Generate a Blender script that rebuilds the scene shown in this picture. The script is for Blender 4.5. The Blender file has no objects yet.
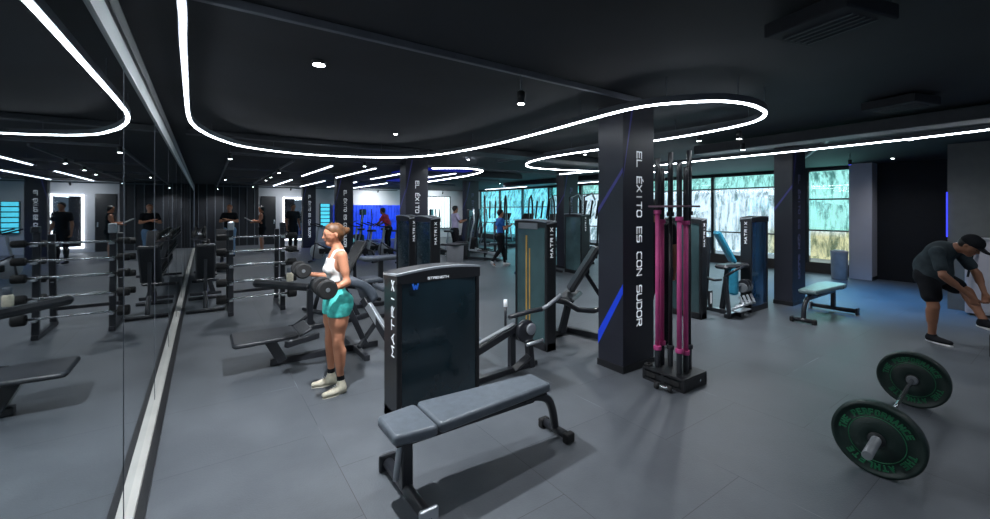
import bpy, bmesh, math, random
import numpy as np
from mathutils import Vector, Matrix
random.seed(7)
PI = math.pi
C = bpy.context.scene.collection
V = Vector
# ---------------------------------------------------------------- camera
TH = math.radians(34.84); FPX = 418.0; HC = 1.65; HOR = 209.0
Fd = V((math.sin(TH), math.cos(TH), 0)); Rd = V((math.cos(TH), -math.sin(TH), 0))
cam = bpy.data.cameras.new('camera'); camo = bpy.data.objects.new('camera', cam); C.objects.link(camo)
cam.sensor_width = 36; cam.lens = 36*FPX/990; cam.shift_y = -(259.5-HOR)/990
cam.clip_start = 0.02; cam.clip_end = 200
camo.location = (0, 0, HC); camo.rotation_euler = (PI/2, 0, -TH)
bpy.context.scene.camera = camo
def G(px, py, z=0.0):
    """world point at height z that the photograph shows at (px, py)"""
    d = (HC-z)*FPX/(py-HOR); p = Fd*d + Rd*((px-495)/FPX*d)
    return V((p.x, p.y, z))
# ---------------------------------------------------------------- materials
def mat(name, col, rough=.5, metal=0., emis=None, es=0., var=.12, scale=8., bump=0., spec=.5, coat=0., vr=None):
    m = bpy.data.materials.new(name); m.use_nodes = True
    nt = m.node_tree; n = nt.nodes; l = nt.links; b = n['Principled BSDF']
    tc = n.new('ShaderNodeTexCoord'); no = n.new('ShaderNodeTexNoise'); no.inputs['Scale'].default_value = scale; no.inputs['Detail'].default_value = 4
    l.new(tc.outputs['Object'], no.inputs['Vector'])
    cr = n.new('ShaderNodeValToRGB'); cr.color_ramp.elements[0].position = .3; cr.color_ramp.elements[1].position = .7
    c = V(col[:3])
    cr.color_ramp.elements[0].color = (*(c*(1-var)), 1); cr.color_ramp.elements[1].color = (*(c*(1+var)), 1)
    l.new(no.outputs['Fac'], cr.inputs['Fac']); l.new(cr.outputs['Color'], b.inputs['Base Color'])
    b.inputs['Roughness'].default_value = rough; b.inputs['Metallic'].default_value = metal
    b.inputs['Specular IOR Level'].default_value = spec; b.inputs['Coat Weight'].default_value = coat
    if vr:
        mr = n.new('ShaderNodeMapRange'); mr.inputs[3].default_value = vr[0]; mr.inputs[4].default_value = vr[1]
        l.new(no.outputs['Fac'], mr.inputs[0]); l.new(mr.outputs[0], b.inputs['Roughness'])
    if emis: b.inputs['Emission Color'].default_value = (*emis, 1); b.inputs['Emission Strength'].default_value = es
    if bump:
        bp = n.new('ShaderNodeBump'); bp.inputs['Strength'].default_value = bump; bp.inputs['Distance'].default_value = .01
        n2 = n.new('ShaderNodeTexNoise'); n2.inputs['Scale'].default_value = scale*12; l.new(tc.outputs['Object'], n2.inputs['Vector'])
        l.new(n2.outputs['Fac'], bp.inputs['Height']); l.new(bp.outputs['Normal'], b.inputs['Normal'])
    return m
M = {}
M['black'] = mat('black_powder_coat', (.014, .015, .018), .38, bump=.1)
M['frame'] = mat('dark_frame_paint', (.022, .024, .03), .3, coat=.3)
M['rubber'] = mat('black_rubber', (.012, .012, .013), .75, bump=.2)
M['pad'] = mat('grey_vinyl_pad', (.115, .135, .16), .33, bump=.12, scale=20)
M['pad_mid'] = mat('slate_vinyl_pad', (.10, .12, .15), .36, bump=.12, scale=20)
M['pad_dark'] = mat('black_vinyl_pad', (.025, .028, .034), .38, bump=.12, scale=20)
M['pad_blue'] = mat('blue_vinyl_pad', (.04, .30, .46), .35, bump=.1, scale=20)
M['chrome'] = mat('chrome', (.72, .75, .78), .22, 1., var=.05)
M['silver'] = mat('silver_paint', (.45, .48, .52), .35, .5, var=.05)
M['steel'] = mat('brushed_steel', (.62, .61, .58), .42, .35, var=.08, scale=3)
M['trim_grey'] = mat('trim_grey', (.16, .17, .175), .55, 0, var=.08, scale=3)
M['rim'] = mat('dull_silver', (.22, .24, .26), .38, .3, var=.05)
M['trim_silver'] = mat('trim_silver', (.40, .42, .42), .5, 0, var=.08, scale=3)
M['pad_blue_lit'] = mat('grey_pad_blue_lit', (.16, .24, .25), .35, bump=.12, scale=20)  # grey pad with the blue wash put into its colour
M['wall_corner'] = mat('wall_corner', (.13, .14, .14), .7, var=.06)
M['wall_deep'] = mat('wall_deep', (.004, .005, .009), .8)
M['sill'] = mat('sill_brown', (.05, .045, .045), .6)
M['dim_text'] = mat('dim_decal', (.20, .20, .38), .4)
M['white'] = mat('white_decal', (.75, .78, .82), .4, emis=(.8, .85, .9), es=.3, var=.03)  # decals get a slight glow of their own to read brighter
M['column'] = mat('column_graphite', (.022, .024, .036), .42, bump=.05, scale=2)
M['blue_print'] = mat('blue_print', (.01, .04, .5), .4, emis=(.01, .05, .6), es=.35)  # printed stripe with a glow of its own added
M['violet_print'] = mat('violet_print', (.06, .06, .22), .4, emis=(.05, .05, .3), es=.12)  # faint glow added to this print as well
M['teal'] = mat('teal_acrylic', (.010, .027, .038), .22, coat=.6, var=.25, scale=2.5)
M['teal_lit'] = mat('teal_acrylic_lit', (.06, .115, .125), .22, coat=.6, var=.25, scale=2.5)  # teal acrylic, paler because the light on it is put into the colour
M['blue_ac'] = mat('blue_acrylic', (.01, .05, .12), .2, coat=.7, var=.3, scale=2.5)
M['yellow'] = mat('ochre_strip', (.55, .34, .08), .5)
M['emblem'] = mat('blue_emblem', (.03, .16, .6), .4, emis=(.03, .15, .6), es=.3)
M['pink'] = mat('pink_coat', (.66, .09, .30), .4, .1)
M['plate'] = mat('dark_green_rubber', (.004, .017, .014), .5, bump=.15, scale=10)
M['plate_txt'] = mat('green_lettering', (.012, .15, .065), .5)
M['plate_hub'] = mat('plate_hub_black', (.012, .016, .018), .5)
M['led'] = mat('led_diffuser', (.9, .9, .9), .5, emis=(.86, .93, 1.0), es=20, var=0)
M['tube'] = mat('tube_light', (.9, .9, .9), .5, emis=(.8, .88, 1.0), es=6, var=0)
M['lamp'] = mat('lamp_lens', (.9, .9, .9), .5, emis=(.9, .95, 1.0), es=25, var=0)
M['track'] = mat('ceiling_metal', (.09, .10, .12), .5)
M['ceil'] = mat('ceiling_black', (.010, .012, .017), .8, var=.3, scale=1.2)
M['duct'] = mat('duct_grey', (.035, .04, .05), .6)
M['wall_black'] = mat('wall_black', (.010, .012, .018), .6, scale=1.5)
M['wall_grey'] = mat('wall_grey', (.36, .37, .40), .7, scale=1.5, var=.06)
M['wall_light'] = mat('wall_light', (.62, .63, .65), .7, scale=1.5, var=.06)
M['pillar'] = mat('pillar_pale', (.50, .49, .55), .6, scale=1.5, var=.05)
M['binm'] = mat('bin_grey', (.42, .44, .48), .4)
M['blue_led'] = mat('blue_led', (.02, .02, .6), .5, emis=(.03, .04, .9), es=2.2, var=0)
M['blue_wall'] = mat('blue_lit_curtain', (.01, .04, .5), .6, emis=(.01, .07, .85), es=.5, var=.7, scale=3)  # blue light on the curtain put in as its own glow
M['screen'] = mat('teal_screen', (.05, .4, .6), .3, emis=(.1, .7, .9), es=.9, var=.5, scale=5)
M['white_led'] = mat('mirror_led', (.9, .9, .9), .5, emis=(.9, .93, 1.), es=5, var=0)
M['skin'] = mat('skin', (.50, .215, .125), .5, var=.06, scale=10, spec=.35)
M['skin_dark'] = mat('skin_tan', (.30, .14, .085), .5, var=.06, scale=10, spec=.35)
M['hair_blond'] = mat('hair_light_brown', (.115, .05, .02), .5, var=.35, scale=35)
M['hair_black'] = mat('hair_black', (.012, .010, .010), .5, var=.3, scale=30)
M['c_white'] = mat('white_cloth', (.78, .76, .74), .8, var=.04)
M['c_teal'] = mat('turquoise_cloth', (.06, .50, .45), .75, var=.35, scale=22)
M['c_black'] = mat('black_cloth', (.012, .013, .016), .85, spec=.15)
M['c_slate'] = mat('dark_slate_cloth', (.035, .048, .056), .85, spec=.15, var=.2, scale=14)
M['c_blue'] = mat('blue_cloth', (.015, .13, .48), .8)
M['c_lilac'] = mat('lilac_cloth', (.42, .38, .55), .8)
M['c_red'] = mat('red_cloth', (.6, .05, .08), .8)
M['c_orange'] = mat('orange_cloth', (.5, .18, .05), .8)
M['c_jean'] = mat('pale_blue_cloth', (.12, .2, .32), .8)
M['shoe_cream'] = mat('cream_canvas', (.66, .61, .48), .7, var=.12, scale=40)
M['shoe_white'] = mat('white_sole', (.7, .7, .7), .5)
M['eye'] = mat('eye_dark', (.02, .015, .012), .2)
M['lip'] = mat('lip', (.5, .12, .10), .5)
M['mirror'] = mat('mirror_glass', (.66, .72, .74), .015, 1., var=.01)
def floor_mat():
    m = bpy.data.materials.new('rubber_floor'); m.use_nodes = True; nt = m.node_tree; n = nt.nodes; l = nt.links; b = n['Principled BSDF']
    tc = n.new('ShaderNodeTexCoord'); sp = n.new('ShaderNodeSeparateXYZ'); cb = n.new('ShaderNodeCombineXYZ'); l.new(tc.outputs['Object'], sp.inputs[0])
    ax = n.new('ShaderNodeMath'); ax.inputs[1].default_value = .29+20; l.new(sp.outputs['X'], ax.inputs[0])
    ay = n.new('ShaderNodeMath'); ay.inputs[1].default_value = -.757+20.; l.new(sp.outputs['Y'], ay.inputs[0])
    l.new(ay.outputs[0], cb.inputs['X']); l.new(ax.outputs[0], cb.inputs['Y'])
    br = n.new('ShaderNodeTexBrick'); br.offset = .5; br.offset_frequency = 2; br.squash = 1
    for k, v in (('Scale', 1.), ('Mortar Size', .0022), ('Mortar Smooth', .1), ('Brick Width', 1.), ('Row Height', 1.), ('Bias', 0.)): br.inputs[k].default_value = v
    br.inputs['Color1'].default_value = (.93, .93, .93, 1); br.inputs['Color2'].default_value = (1.05, 1.05, 1.05, 1); br.inputs['Mortar'].default_value = (1, 1, 1, 1)
    l.new(cb.outputs[0], br.inputs['Vector'])
    no = n.new('ShaderNodeTexNoise'); no.inputs['Scale'].default_value = 1.6; no.inputs['Detail'].default_value = 7; no.inputs['Roughness'].default_value = .65; l.new(tc.outputs['Object'], no.inputs['Vector'])
    cr = n.new('ShaderNodeValToRGB'); cr.color_ramp.elements[0].position = .3; cr.color_ramp.elements[1].position = .72
    cr.color_ramp.elements[0].color = (.078, .088, .102, 1); cr.color_ramp.elements[1].color = (.120, .134, .152, 1); l.new(no.outputs['Fac'], cr.inputs['Fac'])
    mx = n.new('ShaderNodeMix'); mx.data_type = 'RGBA'; mx.blend_type = 'MULTIPLY'; mx.inputs[0].default_value = 1
    l.new(cr.outputs['Color'], mx.inputs[6]); l.new(br.outputs['Color'], mx.inputs[7])
    # joints: dark, with worn whitish stretches
    n2 = n.new('ShaderNodeTexNoise'); n2.inputs['Scale'].default_value = 1.3; l.new(tc.outputs['Object'], n2.inputs['Vector'])
    c2 = n.new('ShaderNodeValToRGB'); c2.color_ramp.elements[0].position = .54; c2.color_ramp.elements[1].position = .68
    c2.color_ramp.elements[0].color = (.045, .05, .058, 1); c2.color_ramp.elements[1].color = (.26, .29, .32, 1); l.new(n2.outputs['Fac'], c2.inputs['Fac'])
    m2 = n.new('ShaderNodeMix'); m2.data_type = 'RGBA'; l.new(br.outputs['Fac'], m2.inputs[0]); l.new(mx.outputs[2], m2.inputs[6]); l.new(c2.outputs['Color'], m2.inputs[7])
    l.new(m2.outputs[2], b.inputs['Base Color'])
    mr = n.new('ShaderNodeMapRange'); mr.inputs[3].default_value = .34; mr.inputs[4].default_value = .62; l.new(no.outputs['Fac'], mr.inputs[0]); l.new(mr.outputs[0], b.inputs['Roughness'])
    bp = n.new('ShaderNodeBump'); bp.inputs['Strength'].default_value = .15; bp.inputs['Distance'].default_value = .01
    n3 = n.new('ShaderNodeTexNoise'); n3.inputs['Scale'].default_value = 90; l.new(tc.outputs['Object'], n3.inputs['Vector']); l.new(n3.outputs['Fac'], bp.inputs['Height']); l.new(bp.outputs['Normal'], b.inputs['Normal'])
    return m
M['floor'] = floor_mat()
def glass_mat(name, tint, gl=.07):
    m = bpy.data.materials.new(name); m.use_nodes = True; nt = m.node_tree; n = nt.nodes; l = nt.links; n.remove(n['Principled BSDF'])
    t = n.new('ShaderNodeBsdfTransparent'); g = n.new('ShaderNodeBsdfGlossy'); g.inputs['Roughness'].default_value = .03; mx = n.new('ShaderNodeMixShader')
    no = n.new('ShaderNodeTexNoise'); no.inputs['Scale'].default_value = 2.; cr = n.new('ShaderNodeValToRGB')
    cr.color_ramp.elements[0].color = (*[c*.88 for c in tint], 1); cr.color_ramp.elements[1].color = (*tint, 1)
    tc = n.new('ShaderNodeTexCoord'); l.new(tc.outputs['Object'], no.inputs['Vector']); l.new(no.outputs['Fac'], cr.inputs['Fac']); l.new(cr.outputs['Color'], t.inputs['Color'])
    mx.inputs[0].default_value = gl; l.new(t.outputs[0], mx.inputs[1]); l.new(g.outputs[0], mx.inputs[2]); l.new(mx.outputs[0], n['Material Output'].inputs['Surface'])
    return m
M['glass'] = glass_mat('clear_glass', (.92, .97, 1.)); M['glass_teal'] = glass_mat('teal_glass', (.50, .92, .97)); M['glass_pale'] = glass_mat('pale_green_glass', (.66, .93, .88)); M['spec_glass'] = glass_mat('spectacle_glass', (.85, .85, .85), .1)
def hill_mat():
    m = bpy.data.materials.new('rock_face'); m.use_nodes = True; nt = m.node_tree; n = nt.nodes; l = nt.links; b = n['Principled BSDF']
    tc = n.new('ShaderNodeTexCoord'); mp = n.new('ShaderNodeMapping'); mp.inputs['Scale'].default_value = (1, 2.6, .55); l.new(tc.outputs['Object'], mp.inputs[0])
    no = n.new('ShaderNodeTexNoise'); no.inputs['Scale'].default_value = 2.2; no.inputs['Detail'].default_value = 8; no.inputs['Roughness'].default_value = .75; l.new(mp.outputs[0], no.inputs['Vector'])
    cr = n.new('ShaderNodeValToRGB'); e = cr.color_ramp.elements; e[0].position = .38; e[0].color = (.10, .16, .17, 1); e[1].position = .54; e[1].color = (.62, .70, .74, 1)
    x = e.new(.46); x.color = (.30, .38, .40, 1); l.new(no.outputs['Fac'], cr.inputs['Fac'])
    # ochre undergrowth near the foot
    sp = n.new('ShaderNodeSeparateXYZ'); l.new(tc.outputs['Object'], sp.inputs[0])
    mr = n.new('ShaderNodeMapRange'); mr.inputs[1].default_value = 1.1; mr.inputs[2].default_value = .8; l.new(sp.outputs['Z'], mr.inputs[0])
    my = n.new('ShaderNodeMapRange'); my.inputs[1].default_value = 6.6; my.inputs[2].default_value = 6.0; l.new(sp.outputs['Y'], my.inputs[0])
    mm = n.new('ShaderNodeMath'); mm.operation = 'MULTIPLY'; l.new(mr.outputs[0], mm.inputs[0]); l.new(my.outputs[0], mm.inputs[1])
    mx = n.new('ShaderNodeMix'); mx.data_type = 'RGBA'; mx.blend_type = 'MULTIPLY'; l.new(mm.outputs[0], mx.inputs[0]); l.new(cr.outputs['Color'], mx.inputs[6]); mx.inputs[7].default_value = (.85, .68, .36, 1)
    l.new(mx.outputs[2], b.inputs['Base Color']); l.new(mx.outputs[2], b.inputs['Emission Color']); b.inputs['Emission Strength'].default_value = 1.9; b.inputs['Roughness'].default_value = .9  # rock glows by itself in place of daylight falling on it
    return m
M['hill'] = hill_mat()
# ---------------------------------------------------------------- mesh builder
class MB:
    def __init__(s): s.bm = bmesh.new()
    def _xf(s, vs, mtx): bmesh.ops.transform(s.bm, matrix=mtx, verts=vs)
    def box(s, c, size, rot=None, bev=0., seg=2):
        r = bmesh.ops.create_cube(s.bm, size=1.); vs = r['verts']
        bmesh.ops.scale(s.bm, vec=V(size), verts=vs)
        if bev > 0:
            es = list({e for v in vs for e in v.link_edges})
            rr = bmesh.ops.bevel(s.bm, geom=es, offset=bev, segments=seg, profile=.5, affect='EDGES')
            vs = list({v for f in rr['faces'] for v in f.verts} | {v for v in vs if v.is_valid})
        m = Matrix.Translation(V(c))
        if rot is not None: m = m @ (rot if isinstance(rot, Matrix) else Matrix.Rotation(rot, 4, 'Z'))
        s._xf(vs, m); return s
    def bar(s, a, b, w=.05, h=.05, bev=.006, up=V((0, 0, 1))):
        a = V(a); b = V(b); d = (b-a); L = d.length; z = d.normalized(); u = V(up)
        if abs(z.dot(u)) > .97: u = V((0, 1, 0))
        x = u.cross(z).normalized(); y = z.cross(x)
        m = Matrix((x, y, z)).transposed().to_4x4()
        return s.box((a+b)/2, (w, h, L), m, bev, 1)
    def tube(s, pts, r=.02, n=10, closed=False, cap=True):
        P = [V(p) for p in pts]; R = r if isinstance(r, (list, tuple)) else [r]*len(P)
        t0 = (P[1]-P[0]).normalized(); u = V((0, 0, 1)) if abs(t0.z) < .9 else V((1, 0, 0)); x = t0.cross(u).normalized()
        rings = []; N = len(P)
        for i, p in enumerate(P):
            if closed: t = (P[(i+1) % N]-P[i-1]).normalized()
            else: t = (P[min(i+1, N-1)]-P[max(i-1, 0)]).normalized()
            x = (x-t*x.dot(t)).normalized(); y = t.cross(x)
            rings.append([s.bm.verts.new(p+(x*math.cos(2*PI*k/n)+y*math.sin(2*PI*k/n))*R[i]) for k in range(n)])
        for i in range(N if closed else N-1):
            A = rings[i]; B = rings[(i+1) % N]
            for k in range(n): s.bm.faces.new((A[k], A[(k+1) % n], B[(k+1) % n], B[k])).smooth = True
        if cap and not closed: s.bm.faces.new(rings[0][::-1]); s.bm.faces.new(rings[-1])
        return s
    def cyl(s, a, b, r, n=20, r2=None): return s.tube([a, b], [r, r if r2 is None else r2], n)
    def lathe(s, prof, c=(0, 0, 0), axis=(0, 0, 1), n=32):
        """prof: list of (radius, height) closed along the axis"""
        ax = V(axis).normalized(); u = V((0, 0, 1)) if abs(ax.z) < .9 else V((1, 0, 0)); x = ax.cross(u).normalized(); y = ax.cross(x); c = V(c)
        rings = [[s.bm.verts.new(c+ax*h+(x*math.cos(2*PI*k/n)+y*math.sin(2*PI*k/n))*max(r, 1e-4)) for k in range(n)] for r, h in prof]
        for i in range(len(prof)-1):
            A, B = rings[i], rings[i+1]
            for k in range(n): s.bm.faces.new((A[k], A[(k+1) % n], B[(k+1) % n], B[k])).smooth = True
        s.bm.faces.new(rings[0][::-1]); s.bm.faces.new(rings[-1]); return s
    def prism(s, poly, ext, m=None):
        """poly in local xy, extruded along z from 0 to ext, placed by matrix m"""
        m = m or Matrix(); A = [s.bm.verts.new(m @ V((x, y, 0))) for x, y in poly]; B = [s.bm.verts.new(m @ V((x, y, ext))) for x, y in poly]
        s.bm.faces.new(A[::-1]); s.bm.faces.new(B); n = len(A)
        for k in range(n): s.bm.faces.new((A[k], A[(k+1) % n], B[(k+1) % n], B[k]))
        return s
    def sphere(s, c, r, sc=(1, 1, 1), n=16):
        rr = bmesh.ops.create_uvsphere(s.bm, u_segments=n, v_segments=max(6, n//2), radius=r); vs = rr['verts']
        bmesh.ops.scale(s.bm, vec=V(sc), verts=vs); bmesh.ops.translate(s.bm, vec=V(c), verts=vs)
        for v in vs:
            for f in v.link_faces: f.smooth = True
        return s
    def mesh(s, name):
        bmesh.ops.recalc_face_normals(s.bm, faces=s.bm.faces[:]); me = bpy.data.meshes.new(name); s.bm.to_mesh(me); s.bm.free(); return me
    def out(s, name, m, parent=None, label=None):
        me = s.mesh(name); me.materials.append(M[m] if isinstance(m, str) else m)
        o = bpy.data.objects.new(name, me); C.objects.link(o)
        if parent is not None: o.parent = parent
        if label: o['label'] = label
        return o
def thing(name, label, cat, loc=(0, 0, 0), rz=0., group=None):
    o = bpy.data.objects.new(name, None); C.objects.link(o); o.location = loc; o.rotation_euler = (0, 0, rz); o.empty_display_size = .1
    o['label'] = label; o['category'] = cat
    if group: o['group'] = group
    return o
def tag(o, label, cat, group=None):
    o['label'] = label; o['category'] = cat
    if group: o['group'] = group
    return o
def struct(o): o['kind'] = 'structure'; return o
def dup(root, loc, rz=0., label=None, group=None):
    r = root.copy(); C.objects.link(r); r.location = loc; r.rotation_euler = (0, 0, rz)
    if label: r['label'] = label
    if group: r['group'] = group
    for ch in list(root.children):
        c = ch.copy(); C.objects.link(c); c.parent = r
        for g in list(ch.children):
            d = g.copy(); C.objects.link(d); d.parent = c
    return r
# ---------------------------------------------------------------- lettering (stroke font, 4 wide x 6 high)
FONT = {'E': [[(4,0),(0,0),(0,6),(4,6)],[(0,3),(3.6,3)]], 'L': [[(0,6),(0,0),(4,0)]], 'X': [[(0,0),(4,6)],[(0,6),(4,0)]], 'I': [[(2,0),(2,6)]], 'T': [[(0,6),(4,6)],[(2,6),(2,0)]],
 'O': [[(.8,0),(3.2,0),(4,1),(4,5),(3.2,6),(.8,6),(0,5),(0,1),(.8,0)]], 'S': [[(0,0),(3.4,0),(4,.8),(4,2.6),(3.6,3),(.4,3),(0,3.4),(0,5.2),(.6,6),(4,6)]], 'C': [[(4,0),(.8,0),(0,1),(0,5),(.8,6),(4,6)]],
 'N': [[(0,0),(0,6),(4,0),(4,6)]], 'U': [[(0,6),(0,1),(.8,0),(3.2,0),(4,1),(4,6)]], 'D': [[(0,0),(3,0),(4,1),(4,5),(3,6),(0,6),(0,0)]], 'R': [[(0,0),(0,6),(3.3,6),(4,5.3),(4,3.6),(3.3,3),(0,3)],[(2.2,3),(4,0)]],
 'M': [[(0,0),(0,6),(2,2.5),(4,6),(4,0)]], 'A': [[(0,0),(2,6),(4,0)],[(.8,2),(3.2,2)]], 'H': [[(0,0),(0,6)],[(4,0),(4,6)],[(0,3),(4,3)]], 'P': [[(0,0),(0,6),(3.3,6),(4,5.3),(4,3.6),(3.3,3),(0,3)]],
 'F': [[(0,0),(0,6),(4,6)],[(0,3),(3.4,3)]], 'W': [[(0,6),(1,0),(2,4),(3,0),(4,6)]], 'G': [[(4,6),(.8,6),(0,5),(0,1),(.8,0),(4,0),(4,3),(2.2,3)]], 'B': [[(0,0),(0,6),(3.3,6),(4,5.3),(4,3.6),(3.3,3),(0,3)],[(3.3,3),(4,2.3),(4,.7),(3.3,0),(0,0)]],
 'K': [[(0,0),(0,6)],[(4,6),(0,3),(4,0)]], 'Y': [[(0,6),(2,3),(4,6)],[(2,3),(2,0)]], '1': [[(1,5),(2,6),(2,0)]], '0': [[(0,0),(4,0),(4,6),(0,6),(0,0)]], '2': [[(0,6),(4,6),(4,3),(0,3),(0,0),(4,0)]]}
def letters(mb, txt, org, u, v, cw, ch, pitch, st=.012, th=.002):
    """strokes as thin raised bars; org = start of baseline, u reading direction, v letter-up direction"""
    u = V(u).normalized(); v = V(v).normalized(); nrm = u.cross(v); org = V(org)
    for i, c in enumerate(txt):
        acc = c == 'É'; c = 'E' if acc else c
        for line in FONT.get(c, []):
            P = [org+u*(i*pitch+x/4*cw)+v*(y/6*ch) for x, y in line]
            for a, b in zip(P[:-1], P[1:]):
                d = (b-a).normalized(); mb.bar(a-d*st*.45, b+d*st*.45, th, st, 0, up=nrm.cross(d))
        if acc: mb.bar(org+u*(i*pitch+cw*.35)+v*(ch*1.2), org+u*(i*pitch+cw*.75)+v*(ch*1.42), th, st, 0, up=nrm.cross(u))
    return mb
# ---------------------------------------------------------------- bodies: smooth-blended limbs turned into one continuous skin
def field(prims, h, lo=None, hi=None, pad=.05):
    B = []
    for p in prims:
        a, b = np.array(p['a'], float), np.array(p['b'], float); r = max(p['ra'], p['rb'])*max(1, p.get('gs', 1))
        B.append((np.minimum(a, b)-r, np.maximum(a, b)+r))
    if lo is None: lo = np.min([x[0] for x in B], 0)-pad; hi = np.max([x[1] for x in B], 0)+pad
    n = np.ceil((hi-lo)/h).astype(int)+1
    ax = [lo[i]+h*np.arange(n[i]) for i in range(3)]
    D = np.full(n, .3, np.float32)
    for p, (bl, bh) in zip(prims, B):
        k = p.get('k', .02); m = max(k, .02)+3*h
        i0 = np.maximum(0, ((bl-m-lo)/h).astype(int)); i1 = np.minimum(n, ((bh+m-lo)/h).astype(int)+2)
        if np.any(i1 <= i0): continue
        X, Y, Z = np.meshgrid(*[ax[i][i0[i]:i1[i]] for i in range(3)], indexing='ij')
        a, b = np.array(p['a'], float), np.array(p['b'], float); ab = b-a; L = ab@ab
        qx, qy, qz = X-a[0], Y-a[1], Z-a[2]
        t = np.clip((qx*ab[0]+qy*ab[1]+qz*ab[2])/L, 0, 1) if L > 1e-9 else np.zeros_like(X)
        qx, qy, qz = qx-t*ab[0], qy-t*ab[1], qz-t*ab[2]
        for fn, fs in p.get('flat', []):
            fn = np.array(fn, float); fn /= np.linalg.norm(fn); dd = (qx*fn[0]+qy*fn[1]+qz*fn[2])*(fs-1)
            qx, qy, qz = qx+dd*fn[0], qy+dd*fn[1], qz+dd*fn[2]
        d = np.sqrt(qx**2+qy**2+qz**2)-(p['ra']+t*(p['rb']-p['ra']))
        S = D[i0[0]:i1[0], i0[1]:i1[1], i0[2]:i1[2]]
        if p.get('cut'): D[i0[0]:i1[0], i0[1]:i1[1], i0[2]:i1[2]] = np.maximum(S, -d)
        else:
            hh = np.maximum(k-np.abs(S-d), 0); D[i0[0]:i1[0], i0[1]:i1[1], i0[2]:i1[2]] = np.minimum(S, d)-hh*hh/(4*k)
    return D, lo, ax
def nets(D, lo, h, name, m, parent, smooth=2):
    D = np.pad(D, 1, constant_values=.3); lo = np.array(lo)-h
    ins = D < 0; n = np.array(D.shape)-1
    acc = np.zeros((*n, 3)); cnt = np.zeros(n)
    offs = [(0,0,0),(1,0,0),(0,1,0),(1,1,0),(0,0,1),(1,0,1),(0,1,1),(1,1,1)]
    sl = lambda o: tuple(slice(o[i], o[i]+n[i]) for i in range(3))
    for i in range(8):
        for j in range(i+1, 8):
            o, q = offs[i], offs[j]
            if sum(abs(o[t]-q[t]) for t in range(3)) != 1: continue
            A, Bv = D[sl(o)], D[sl(q)]; mk = (A < 0) != (Bv < 0)
            t = np.where(mk, A/np.where(mk, A-Bv, 1), 0)
            for c in range(3): acc[..., c] += np.where(mk, o[c]+t*(q[c]-o[c]), 0)
            cnt += mk
    act = cnt > 0; idx = np.full(n, -1, int); idx[act] = np.arange(act.sum())
    cell = np.argwhere(act); P = lo+(cell+acc[act]/cnt[act][:, None])*h
    F = []
    for c in range(3):
        e = np.zeros(3, int); e[c] = 1; u, w = [(1, 2), (2, 0), (0, 1)][c]
        s0 = ins[tuple(slice(0, n[i]) if i == c else slice(1, n[i]) for i in range(3))]
        s1 = ins[tuple(slice(1, n[i]+1) if i == c else slice(1, n[i]) for i in range(3))]
        for val in (True, False):
            pts = np.argwhere((s0 == val) & (s1 != val))
            for i in range(3):
                if i != c: pts[:, i] += 1
            g = lambda du, dw: idx[tuple((pts-np.eye(3, dtype=int)[u]*du-np.eye(3, dtype=int)[w]*dw).T)]
            q = np.stack([g(0, 0), g(1, 0), g(1, 1), g(0, 1)], 1)
            F.append(q if val else q[:, ::-1])
    F = np.concatenate(F); F = F[(F >= 0).all(1)]
    for _ in range(smooth):
        S = np.zeros_like(P); W = np.zeros(len(P))
        for i in range(4):
            for j in (1, 3):
                np.add.at(S, F[:, i], P[F[:, (i+j) % 4]]); np.add.at(W, F[:, i], 1)
        P = P*.5+.5*S/np.maximum(W, 1)[:, None]
    me = bpy.data.meshes.new(name); me.from_pydata(P.tolist(), [], F.tolist()); me.update()
    me.polygons.foreach_set('use_smooth', [True]*len(me.polygons)); me.materials.append(M[m] if isinstance(m, str) else m)
    o = bpy.data.objects.new(name, me); C.objects.link(o)
    if parent is not None: o.parent = parent
    return o
def cone(a, b, ra, rb, k=.02, flat=(), **kw): return dict(a=tuple(a), b=tuple(b), ra=ra, rb=rb, k=k, flat=list(flat), **kw)
def lerp(a, b, t): return V(a)*(1-t)+V(b)*t
def hand(w, d, nrm, s, curl=.5, thumb=None):
    """palm, four unequal fingers bent at the knuckles, thumb from the side of the palm. w wrist, d hand direction, nrm palm normal (fingers curl towards it)"""
    d = V(d).normalized(); nrm = V(nrm); nrm = (nrm-d*nrm.dot(d)).normalized(); sd = d.cross(nrm); w = V(w); out = []
    th = thumb if thumb else 1
    for i, (o, L) in enumerate(((-.030, .062), (-.010, .075), (.010, .078), (.029, .070))):
        root = w+d*(.085*s)+sd*(th*o*s); out.append(cone(w+d*.01*s+sd*(th*o*.55*s), root, .017*s, .0125*s, .012))
        a1 = curl*.9; p1 = root+(d*math.cos(a1)+nrm*math.sin(a1))*(L*.5*s); a2 = curl*2.1; p2 = p1+(d*math.cos(a2)+nrm*math.sin(a2))*(L*.33*s)
        a3 = curl*2.9; p3 = p2+(d*math.cos(a3)+nrm*math.sin(a3))*(L*.26*s)
        out += [cone(root, p1, .0105*s, .0095*s, .004), cone(p1, p2, .0095*s, .0085*s, .003), cone(p2, p3, .0085*s, .0075*s, .003)]
    b = w+d*(.025*s)+sd*(th*.026*s); t1 = b+(d*.7+sd*th*.75+nrm*.35).normalized()*.042*s; t2 = t1+(d*.85+sd*th*.1+nrm*(.3+curl*.6)).normalized()*.034*s
    out += [cone(b, t1, .016*s, .0115*s, .012), cone(t1, t2, .0115*s, .009*s, .004)]
    return out
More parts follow.
